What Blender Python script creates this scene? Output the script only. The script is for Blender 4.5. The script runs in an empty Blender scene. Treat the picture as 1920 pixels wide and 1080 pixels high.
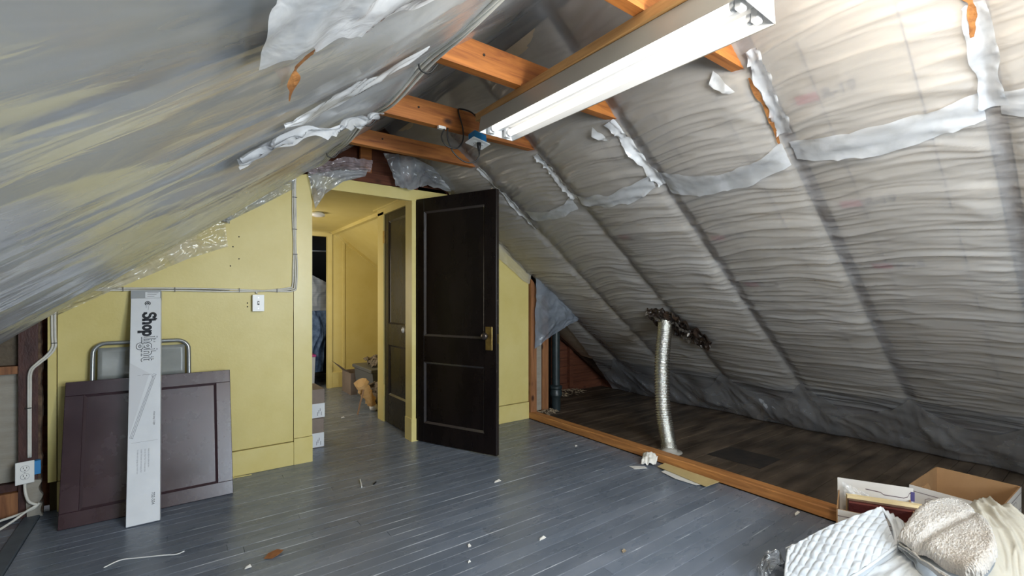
import bpy, math, random
import numpy as np
from mathutils import Matrix, Vector, Euler
random.seed(7)
S = bpy.context.scene
COL = S.collection
PI = math.pi

# ------------------------------------------------------------------ camera
cam_d = bpy.data.cameras.new('camera')
cam = bpy.data.objects.new('camera', cam_d)
COL.objects.link(cam)
cam.location = (0, 0, 1.2)
cam.rotation_euler = (PI / 2, 0, -math.atan2(632, 858))
cam_d.sensor_width = 36
cam_d.lens = 858 / 1920 * 36
cam_d.shift_y = 20 / 1920
cam_d.clip_start = 0.02
S.camera = cam

# ------------------------------------------------------------------ world, lights, exposure
S.view_settings.view_transform = 'Standard'
S.view_settings.look = 'None'
S.view_settings.exposure = 0.58
S.view_settings.gamma = 1.0
S.view_settings.use_curve_mapping = False
W = bpy.data.worlds.new('world')
S.world = W
W.use_nodes = True
wn = W.node_tree
wbg = wn.nodes['Background']
sky = wn.nodes.new('ShaderNodeTexSky')
sky.sky_type = 'NISHITA'
sky.sun_disc = False
sky.sun_elevation = math.radians(40)
wn.links.new(sky.outputs[0], wbg.inputs['Color'])
wbg.inputs['Strength'].default_value = 0.25


def area(name, loc, target, sx, sy, power, color):
    d = bpy.data.lights.new(name, 'AREA')
    d.shape = 'RECTANGLE'
    d.size, d.size_y, d.energy, d.color = sx, sy, power, color
    o = bpy.data.objects.new(name, d)
    COL.objects.link(o)
    o.location = loc
    o.rotation_euler = (Vector(target) - Vector(loc)).to_track_quat('-Z', 'Y').to_euler()
    return o


# daylight through the window of the gable behind the camera
area('window_daylight', (1.3, -1.42, 1.35), (1.3, 3.0, 0.75), 1.15, 1.15, 80, (0.76, 0.88, 1.0))
# daylight of the hall's side window (outside the frame on the left)
area('hall_daylight', (0.36, 5.35, 1.25), (1.6, 5.5, 1.2), 0.8, 1.0, 14, (1.0, 0.90, 0.74))
# added unseen warm light under the ridge, above the frame, to brighten the film
bl_d = bpy.data.lights.new('added_ridge_light', 'POINT')
bl_d.energy, bl_d.color, bl_d.shadow_soft_size = 47, (1.0, .92, .80), .12
bl_o = bpy.data.objects.new('added_ridge_light', bl_d)
COL.objects.link(bl_o)
bl_o.location = (1.22, .12, 1.92)
TUBE_STRENGTH = 0.85


# ------------------------------------------------------------------ helpers
MW = {}


def W_of(o):
    return MW.get(o.name, Matrix.Identity(4))


def tag(o, label=None, cat=None, group=None, kind=None):
    if label: o['label'] = label
    if cat: o['category'] = cat
    if group: o['group'] = group
    if kind: o['kind'] = kind
    return o


def thing(name, label, cat, loc=(0, 0, 0), rot=(0, 0, 0), group=None):
    o = bpy.data.objects.new(name, None)
    o.empty_display_size = 0.1
    COL.objects.link(o)
    o.location = loc
    o.rotation_euler = rot
    MW[o.name] = Matrix.Translation(loc) @ Euler(rot).to_matrix().to_4x4()
    return tag(o, label, cat, group)


def struct_empty(name, loc=(0, 0, 0), rot=(0, 0, 0)):
    o = thing(name, None, None, loc, rot)
    o['kind'] = 'structure'
    return o


class MB:
    """collects verts/faces of one mesh"""

    def __init__(s):
        s.v, s.f, s.m = [], [], []

    def add(s, vs, fs, mi=0):
        b = len(s.v)
        s.v += [tuple(map(float, p)) for p in vs]
        s.f += [tuple(i + b for i in f) for f in fs]
        s.m += [mi] * len(fs)
        return s

    def box(s, lo, hi, mi=0, bev=0.0):
        x0, y0, z0 = lo
        x1, y1, z1 = hi
        if bev <= 0:
            s.add([(x0, y0, z0), (x1, y0, z0), (x1, y1, z0), (x0, y1, z0), (x0, y0, z1), (x1, y0, z1), (x1, y1, z1), (x0, y1, z1)],
                  [(0, 3, 2, 1), (4, 5, 6, 7), (0, 1, 5, 4), (1, 2, 6, 5), (2, 3, 7, 6), (3, 0, 4, 7)], mi)
        else:
            b = bev
            vs, idx = [], {}
            for ix, X in ((0, x0), (1, x1)):
                for iy, Y in ((0, y0), (1, y1)):
                    for iz, Z in ((0, z0), (1, z1)):
                        sx, sy, sz = (1 - 2 * ix) * b, (1 - 2 * iy) * b, (1 - 2 * iz) * b
                        for a, p in enumerate(((X, Y + sy, Z + sz), (X + sx, Y, Z + sz), (X + sx, Y + sy, Z))):
                            idx[ix, iy, iz, a] = len(vs)
                            vs.append(p)
            fs = []
            g = lambda i, j, k, a: idx[i, j, k, a]
            for i in (0, 1):
                fs.append((g(i, 0, 0, 0), g(i, 1, 0, 0), g(i, 1, 1, 0), g(i, 0, 1, 0)))
                fs.append((g(0, i, 0, 1), g(1, i, 0, 1), g(1, i, 1, 1), g(0, i, 1, 1)))
                fs.append((g(0, 0, i, 2), g(1, 0, i, 2), g(1, 1, i, 2), g(0, 1, i, 2)))
                for j in (0, 1):
                    fs.append((g(i, j, 0, 0), g(i, j, 1, 0), g(i, j, 1, 1), g(i, j, 0, 1)))
                    fs.append((g(i, 0, j, 0), g(i, 1, j, 0), g(i, 1, j, 2), g(i, 0, j, 2)))
                    fs.append((g(0, i, j, 1), g(1, i, j, 1), g(1, i, j, 2), g(0, i, j, 2)))
                    for k in (0, 1):
                        fs.append((g(i, j, k, 0), g(i, j, k, 1), g(i, j, k, 2)))
            s.add(vs, fs, mi)
        return s

    def prism(s, poly, axis, a, b, mi=0):
        """poly of 2-D points extruded along axis ('x','y','z') from a to b"""
        def P(p, t):
            return {'x': (t, p[0], p[1]), 'y': (p[0], t, p[1]), 'z': (p[0], p[1], t)}[axis]
        n = len(poly)
        s.add([P(p, a) for p in poly] + [P(p, b) for p in poly],
              [tuple(range(n)), tuple(range(2 * n - 1, n - 1, -1))] + [(i, (i + 1) % n, n + (i + 1) % n, n + i) for i in range(n)], mi)
        return s

    def tube(s, pts, r, seg=8, mi=0, cap=True):
        pts = [Vector(p) for p in pts]
        n = len(pts)
        rr = r if hasattr(r, '__len__') else [r] * n
        vs, up = [], None
        for i, p in enumerate(pts):
            t = (pts[min(i + 1, n - 1)] - pts[max(i - 1, 0)]).normalized()
            if up is None:
                up = Vector((0, 0, 1)) if abs(t.z) < .9 else Vector((1, 0, 0))
            u = (up - t * up.dot(t)).normalized()
            up = u
            w = t.cross(u)
            for k in range(seg):
                a = 2 * PI * k / seg
                vs.append(p + (u * math.cos(a) + w * math.sin(a)) * rr[i])
        fs = [(i * seg + k, i * seg + (k + 1) % seg, (i + 1) * seg + (k + 1) % seg, (i + 1) * seg + k) for i in range(n - 1) for k in range(seg)]
        if cap:
            fs += [tuple(range(seg - 1, -1, -1)), tuple(range((n - 1) * seg, n * seg))]
        s.add(vs, fs, mi)
        return s

    def lathe(s, prof, c=(0, 0, 0), axis='z', seg=24, mi=0):
        vs = []
        for r, h in prof:
            for k in range(seg):
                a = 2 * PI * k / seg
                x, y = r * math.cos(a), r * math.sin(a)
                vs.append({'z': (c[0] + x, c[1] + y, c[2] + h), 'y': (c[0] + x, c[1] + h, c[2] + y), 'x': (c[0] + h, c[1] + x, c[2] + y)}[axis])
        n = len(prof)
        fs = [(i * seg + k, i * seg + (k + 1) % seg, (i + 1) * seg + (k + 1) % seg, (i + 1) * seg + k) for i in range(n - 1) for k in range(seg)]
        fs += [tuple(range(seg)), tuple(range((n - 1) * seg, n * seg))]
        s.add(vs, fs, mi)
        return s

    def build(s, name, mats, parent=None, world=False, smooth=False, origin=None, angle=None):
        me = bpy.data.meshes.new(name)
        vs = s.v
        M = None
        if world and parent is not None:
            M = W_of(parent).inverted()
            vs = [tuple(M @ Vector(p)) for p in vs]
        if parent is None or origin:
            if origin is None:
                a = np.array(vs)
                origin = ((a[:, 0].min() + a[:, 0].max()) / 2, (a[:, 1].min() + a[:, 1].max()) / 2, a[:, 2].min())
            vs = [(p[0] - origin[0], p[1] - origin[1], p[2] - origin[2]) for p in vs]
        me.from_pydata(vs, [], s.f)
        for m in (mats if isinstance(mats, (list, tuple)) else [mats]):
            me.materials.append(m)
        me.polygons.foreach_set('material_index', s.m)
        me.validate()
        import bmesh
        bm = bmesh.new()
        bm.from_mesh(me)
        bmesh.ops.recalc_face_normals(bm, faces=bm.faces)
        bm.to_mesh(me)
        bm.free()
        if smooth:
            me.polygons.foreach_set('use_smooth', [True] * len(me.polygons))
            if angle:
                me.set_sharp_from_angle(angle=angle)
        o = bpy.data.objects.new(name, me)
        COL.objects.link(o)
        if parent is not None:
            o.parent = parent
        if origin:
            o.location = origin
            MW[o.name] = Matrix.Translation(origin)
        elif parent is not None:
            MW[o.name] = W_of(parent).copy()
        return o


def grid_obj(name, P, mats, parent=None, smooth=True, thick=0.0, world=True):
    """P: (nu,nv,3) array -> mesh"""
    nu, nv = P.shape[:2]
    V = P.reshape(-1, 3).astype(np.float64)
    if parent is not None and not world:
        org = None
    elif parent is not None:
        M = np.array(W_of(parent).inverted())
        V = V @ M[:3, :3].T + M[:3, 3]
        org = None
    else:
        org = np.array([(V[:, 0].min() + V[:, 0].max()) / 2, (V[:, 1].min() + V[:, 1].max()) / 2, V[:, 2].min()])
        V = V - org
    i, j = np.meshgrid(np.arange(nu - 1), np.arange(nv - 1), indexing='ij')
    a = (i * nv + j).ravel()
    F = np.stack([a, a + 1, a + nv + 1, a + nv], 1)
    me = bpy.data.meshes.new(name)
    me.vertices.add(len(V))
    me.vertices.foreach_set('co', V.astype(np.float32).ravel())
    me.loops.add(F.size)
    me.loops.foreach_set('vertex_index', F.ravel().astype(np.int32))
    me.polygons.add(len(F))
    me.polygons.foreach_set('loop_start', np.arange(0, F.size, 4, dtype=np.int32))
    me.polygons.foreach_set('loop_total', np.full(len(F), 4, dtype=np.int32))
    me.polygons.foreach_set('use_smooth', np.full(len(F), smooth, dtype=bool))
    me.update(calc_edges=True)
    for m in (mats if isinstance(mats, (list, tuple)) else [mats]):
        me.materials.append(m)
    o = bpy.data.objects.new(name, me)
    COL.objects.link(o)
    if parent is not None:
        o.parent = parent
        MW[o.name] = W_of(parent).copy()
    else:
        o.location = org
        MW[o.name] = Matrix.Translation(org)
    if thick:
        md = o.modifiers.new('thickness', 'SOLIDIFY')
        md.thickness = thick
        md.offset = 0
    return o


def vn(x, y, s=0):
    x, y = np.asarray(x, float), np.asarray(y, float)
    xi, yi = np.floor(x), np.floor(y)
    xf, yf = x - xi, y - yi
    u, v = xf * xf * (3 - 2 * xf), yf * yf * (3 - 2 * yf)
    h = lambda a, b: np.modf(np.abs(np.sin(a * 127.1 + b * 311.7 + s * 74.7) * 43758.5453))[0]
    return (h(xi, yi) * (1 - u) + h(xi + 1, yi) * u) * (1 - v) + (h(xi, yi + 1) * (1 - u) + h(xi + 1, yi + 1) * u) * v


def ridge(n, p=2):
    return (1 - np.abs(2 * n - 1)) ** p


def pl(points, n):
    """resample polyline to n points"""
    p = np.array(points, float)
    d = np.r_[0, np.cumsum(np.linalg.norm(np.diff(p, axis=0), axis=1))]
    t = np.linspace(0, d[-1], n)
    return np.stack([np.interp(t, d, p[:, k]) for k in range(3)], 1)


def spl(points, n):
    """smooth (Catmull-Rom) curve through the points"""
    p = np.array(points, float)
    p = np.vstack([2 * p[0] - p[1], p, 2 * p[-1] - p[-2]])
    out = []
    m = len(p) - 3
    for t in np.linspace(0, m - 1e-6, n):
        i = int(t)
        u = t - i
        a, b, c, d = p[i:i + 4]
        out.append(.5 * (2 * b + (c - a) * u + (2 * a - 5 * b + 4 * c - d) * u * u + (3 * b - a - 3 * c + d) * u ** 3))
    return np.array(out)


def loft(top, bot, nu, nv, nrm=(0, -1, 0), bulge=0.0, wr=0.0, wf=(10, 10), seed=0, jag=0.0):
    A, B = pl(top, nu), pl(bot, nu)
    v = np.linspace(0, 1, nv)[None, :, None]
    U, V = np.meshgrid(np.linspace(0, 1, nu), np.linspace(0, 1, nv), indexing='ij')
    if jag:
        B = B + (A - B) * (jag * (vn(U[:, 0] * 17, 0, seed) + .5 * vn(U[:, 0] * 47, 1, seed)))[:, None]
    P = A[:, None, :] * (1 - v) + B[:, None, :] * v
    h = bulge * np.sin(PI * U) * np.sin(PI * V)
    q = U + .25 * vn(U * 3, V * 3, seed + 5)
    h = h + wr * (ridge(vn(q * wf[0], V * wf[1], seed)) + .5 * ridge(vn(q * wf[0] * 2.3 + V * 2, V * wf[1] * 2.1, seed + 1)))
    return P + h[..., None] * np.array(nrm, float)


# ------------------------------------------------------------------ materials
def new_mat(name):
    m = bpy.data.materials.new(name)
    m.use_nodes = True
    return m, m.node_tree.nodes, m.node_tree.links, m.node_tree.nodes['Principled BSDF']


def mk(name, c, c2=None, rough=.5, metal=0.0, scale=8, st=(1, 1, 1), bump=0.0, bscale=40, spec=.5, fac=(.35, .65), det=6, rvar=0.0, coat=0.0, obj=False):
    m, n, l, b = new_mat(name)
    b.inputs['Roughness'].default_value = rough
    b.inputs['Metallic'].default_value = metal
    b.inputs['Specular IOR Level'].default_value = spec
    b.inputs['Coat Weight'].default_value = coat
    b.inputs['Base Color'].default_value = (*c, 1)
    if c2 or bump or rvar:
        if obj:
            src = n.new('ShaderNodeTexCoord').outputs['Object']
        else:
            src = n.new('ShaderNodeNewGeometry').outputs['Position']
        mp = n.new('ShaderNodeMapping')
        mp.inputs['Scale'].default_value = st
        l.new(src, mp.inputs[0])
        if c2 or rvar:
            t = n.new('ShaderNodeTexNoise')
            t.inputs['Scale'].default_value = scale
            t.inputs['Detail'].default_value = det
            t.inputs['Roughness'].default_value = .62
            l.new(mp.outputs[0], t.inputs['Vector'])
            if c2:
                r = n.new('ShaderNodeValToRGB')
                r.color_ramp.elements[0].position, r.color_ramp.elements[1].position = fac
                r.color_ramp.elements[0].color = (*c, 1)
                r.color_ramp.elements[1].color = (*c2, 1)
                l.new(t.outputs['Fac'], r.inputs[0])
                l.new(r.outputs[0], b.inputs['Base Color'])
            if rvar:
                mr = n.new('ShaderNodeMapRange')
                mr.inputs['From Min'].default_value, mr.inputs['From Max'].default_value = .3, .7
                mr.inputs['To Min'].default_value, mr.inputs['To Max'].default_value = rough - rvar, rough + rvar
                l.new(t.outputs['Fac'], mr.inputs['Value'])
                l.new(mr.outputs[0], b.inputs['Roughness'])
        if bump:
            t2 = n.new('ShaderNodeTexNoise')
            t2.inputs['Scale'].default_value = bscale
            t2.inputs['Detail'].default_value = 4
            l.new(mp.outputs[0], t2.inputs['Vector'])
            bp = n.new('ShaderNodeBump')
            bp.inputs['Strength'].default_value = bump
            bp.inputs['Distance'].default_value = .01
            l.new(t2.outputs['Fac'], bp.inputs['Height'])
            l.new(bp.outputs[0], b.inputs['Normal'])
    return m


def plastic(name, tint, haze, hvar=.2, rough=.16, scale=3, st=(1, 1, 1), gl=1.0, bump=.15, bst=(1, 1, 1), bsc=14, rr=(.40, .60)):
    """thin polythene film: see-through, milky by its haze, glossy on top"""
    m, n, l, b = new_mat(name)
    n.remove(b)
    out = [x for x in n if x.type == 'OUTPUT_MATERIAL'][0]
    geo = n.new('ShaderNodeNewGeometry')
    mp = n.new('ShaderNodeMapping')
    mp.inputs['Scale'].default_value = st
    l.new(geo.outputs['Position'], mp.inputs[0])
    t = n.new('ShaderNodeTexNoise')
    t.inputs['Scale'].default_value = scale
    t.inputs['Detail'].default_value = 5
    t.inputs['Distortion'].default_value = .6
    l.new(mp.outputs[0], t.inputs['Vector'])
    mr = n.new('ShaderNodeMapRange')
    mr.inputs['From Min'].default_value, mr.inputs['From Max'].default_value = rr
    mr.inputs['To Min'].default_value, mr.inputs['To Max'].default_value = max(0, haze - hvar), min(1, haze + hvar)
    l.new(t.outputs['Fac'], mr.inputs['Value'])
    t2 = n.new('ShaderNodeTexNoise')
    t2.inputs['Scale'].default_value = bsc
    t2.inputs['Detail'].default_value = 3
    t2.inputs['Distortion'].default_value = .8
    mp2 = n.new('ShaderNodeMapping')
    mp2.inputs['Scale'].default_value = bst
    l.new(geo.outputs['Position'], mp2.inputs[0])
    l.new(mp2.outputs[0], t2.inputs['Vector'])
    bp = n.new('ShaderNodeBump')
    bp.inputs['Strength'].default_value = bump
    bp.inputs['Distance'].default_value = .02
    l.new(t2.outputs['Fac'], bp.inputs['Height'])
    tr = n.new('ShaderNodeBsdfTransparent')
    tr.inputs[0].default_value = (.96, .97, .97, 1)
    df = n.new('ShaderNodeBsdfDiffuse')
    df.inputs[0].default_value = (*tint, 1)
    tl = n.new('ShaderNodeBsdfTranslucent')
    tl.inputs[0].default_value = (*tint, 1)
    gs = n.new('ShaderNodeBsdfGlossy')
    gs.inputs['Roughness'].default_value = rough
    for x in (df, gs):
        l.new(bp.outputs[0], x.inputs['Normal'])
    m1 = n.new('ShaderNodeMixShader')
    m1.inputs[0].default_value = .3
    l.new(df.outputs[0], m1.inputs[1])
    l.new(tl.outputs[0], m1.inputs[2])
    m2 = n.new('ShaderNodeMixShader')
    l.new(mr.outputs[0], m2.inputs[0])
    l.new(tr.outputs[0], m2.inputs[1])
    l.new(m1.outputs[0], m2.inputs[2])
    fr = n.new('ShaderNodeFresnel')
    fr.inputs['IOR'].default_value = 1.45
    l.new(bp.outputs[0], fr.inputs['Normal'])
    mu = n.new('ShaderNodeMath')
    mu.operation = 'MULTIPLY'
    mu.inputs[1].default_value = gl
    l.new(fr.outputs[0], mu.inputs[0])
    m3 = n.new('ShaderNodeMixShader')
    l.new(mu.outputs[0], m3.inputs[0])
    l.new(m2.outputs[0], m3.inputs[1])
    l.new(gs.outputs[0], m3.inputs[2])
    l.new(m3.outputs[0], out.inputs['Surface'])
    return m


def wood(name, dark, light, axis, rough=.6, scale=3.0, bump=.25, knots=True, kcol=(.06, .02, .008)):
    """grain running along axis"""
    m, n, l, b = new_mat(name)
    b.inputs['Roughness'].default_value = rough
    geo = n.new('ShaderNodeNewGeometry')
    mp = n.new('ShaderNodeMapping')
    st = [9, 9, 9]
    st['xyz'.index(axis)] = .7
    mp.inputs['Scale'].default_value = st
    l.new(geo.outputs['Position'], mp.inputs[0])
    t = n.new('ShaderNodeTexNoise')
    t.inputs['Scale'].default_value = scale
    t.inputs['Detail'].default_value = 8
    t.inputs['Roughness'].default_value = .65
    t.inputs['Distortion'].default_value = .8
    l.new(mp.outputs[0], t.inputs['Vector'])
    r = n.new('ShaderNodeValToRGB')
    r.color_ramp.elements[0].position, r.color_ramp.elements[1].position = .32, .62
    r.color_ramp.elements[0].color = (*dark, 1)
    r.color_ramp.elements[1].color = (*light, 1)
    l.new(t.outputs['Fac'], r.inputs[0])
    colr = r.outputs[0]
    if knots:
        mp2 = n.new('ShaderNodeMapping')
        st2 = [7, 7, 7]
        st2['xyz'.index(axis)] = 4
        mp2.inputs['Scale'].default_value = st2
        l.new(geo.outputs['Position'], mp2.inputs[0])
        vo = n.new('ShaderNodeTexVoronoi')
        vo.inputs['Scale'].default_value = 1.0
        l.new(mp2.outputs[0], vo.inputs['Vector'])
        r2 = n.new('ShaderNodeValToRGB')
        r2.color_ramp.elements[0].position, r2.color_ramp.elements[1].position = .07, .17
        r2.color_ramp.elements[0].color = (1, 1, 1, 1)
        r2.color_ramp.elements[1].color = (0, 0, 0, 1)
        l.new(vo.outputs['Distance'], r2.inputs[0])
        mx = n.new('ShaderNodeMix')
        mx.data_type = 'RGBA'
        l.new(r2.outputs[0], mx.inputs[0])
        l.new(colr, mx.inputs[6])
        mx.inputs[7].default_value = (*kcol, 1)
        colr = mx.outputs[2]
    l.new(colr, b.inputs['Base Color'])
    bp = n.new('ShaderNodeBump')
    bp.inputs['Strength'].default_value = bump
    bp.inputs['Distance'].default_value = .004
    l.new(t.outputs['Fac'], bp.inputs['Height'])
    l.new(bp.outputs[0], b.inputs['Normal'])
    return m


def floor_mat(name, c, c2, rough, wear, wearcol, spec=.5, y0=1.342, pitch=.0676):
    m, n, l, b = new_mat(name)
    geo = n.new('ShaderNodeNewGeometry')
    oi = n.new('ShaderNodeObjectInfo')

    def noise(st, sc, det=5):
        mp = n.new('ShaderNodeMapping')
        mp.inputs['Scale'].default_value = st
        l.new(geo.outputs['Position'], mp.inputs[0])
        t = n.new('ShaderNodeTexNoise')
        t.inputs['Scale'].default_value = sc
        t.inputs['Detail'].default_value = det
        l.new(mp.outputs[0], t.inputs['Vector'])
        return t.outputs['Fac']

    def ramp(src, p0, p1, a=(0, 0, 0), bb=(1, 1, 1)):
        r = n.new('ShaderNodeValToRGB')
        r.color_ramp.elements[0].position, r.color_ramp.elements[1].position = p0, p1
        r.color_ramp.elements[0].color, r.color_ramp.elements[1].color = (*a, 1), (*bb, 1)
        l.new(src, r.inputs[0])
        return r.outputs[0]

    def mix(f, a, bb, mode='MIX'):
        x = n.new('ShaderNodeMix')
        x.data_type = 'RGBA'
        x.blend_type = mode
        if isinstance(f, float):
            x.inputs[0].default_value = f
        else:
            l.new(f, x.inputs[0])
        for k, q in ((6, a), (7, bb)):
            if isinstance(q, tuple):
                x.inputs[k].default_value = (*q, 1)
            else:
                l.new(q, x.inputs[k])
        return x.outputs[2]

    def math_(op, a, bv):
        x = n.new('ShaderNodeMath')
        x.operation = op
        for k, q in ((0, a), (1, bv)):
            if isinstance(q, (int, float)):
                x.inputs[k].default_value = q
            else:
                l.new(q, x.inputs[k])
        return x.outputs[0]

    base = ramp(noise((1, 4, 1), 2.2), .35, .65, c, c2)
    var = ramp(oi.outputs['Random'], 0, 1, (.86, .86, .86), (1.12, 1.12, 1.12))
    base = mix(1.0, base, var, 'MULTIPLY')
    base = mix(ramp(noise((1, 1, 1), 1.7, 5), .45, .75), base, tuple(x * .86 for x in c))
    sep = n.new('ShaderNodeSeparateXYZ')
    l.new(geo.outputs['Position'], sep.inputs[0])
    fr = math_('FRACT', math_('DIVIDE', math_('SUBTRACT', sep.outputs['Y'], y0), pitch), 0)
    edge = math_('ABSOLUTE', math_('SUBTRACT', fr, .5), 0)
    em = ramp(edge, .42, .5)
    wn_ = ramp(noise((1.2, 9, 1), 3.0, 6), .58 - wear, .70 - wear)
    base = mix(math_('MULTIPLY', math_('MULTIPLY', em, wn_), .75), base, wearcol)
    # fine scuffs along the boards and scattered specks
    sc = ramp(noise((1.2, 30, 1), 3, 3), .68, .80)
    base = mix(math_('MULTIPLY', sc, .22), base, wearcol)
    sp = ramp(noise((1, 1, 1), 75, 2), .735, .76)
    base = mix(math_('MULTIPLY', sp, .7), base, wearcol)
    l.new(base, b.inputs['Base Color'])
    rr = n.new('ShaderNodeMapRange')
    rr.inputs['To Min'].default_value, rr.inputs['To Max'].default_value = rough - .05, rough + .08
    rr.inputs['From Min'].default_value, rr.inputs['From Max'].default_value = .35, .65
    l.new(noise((1, 3, 1), 5, 6), rr.inputs['Value'])
    l.new(rr.outputs[0], b.inputs['Roughness'])
    b.inputs['Specular IOR Level'].default_value = spec
    bp = n.new('ShaderNodeBump')
    bp.inputs['Strength'].default_value = .12
    bp.inputs['Distance'].default_value = .004
    l.new(noise((1, 6, 1), 14, 5), bp.inputs['Height'])
    l.new(bp.outputs[0], b.inputs['Normal'])
    return m


def emit(name, c, s):
    m, n, l, b = new_mat(name)
    b.inputs['Emission Color'].default_value = (*c, 1)
    b.inputs['Emission Strength'].default_value = s
    b.inputs['Base Color'].default_value = (.8, .8, .8, 1)
    return m


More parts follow.
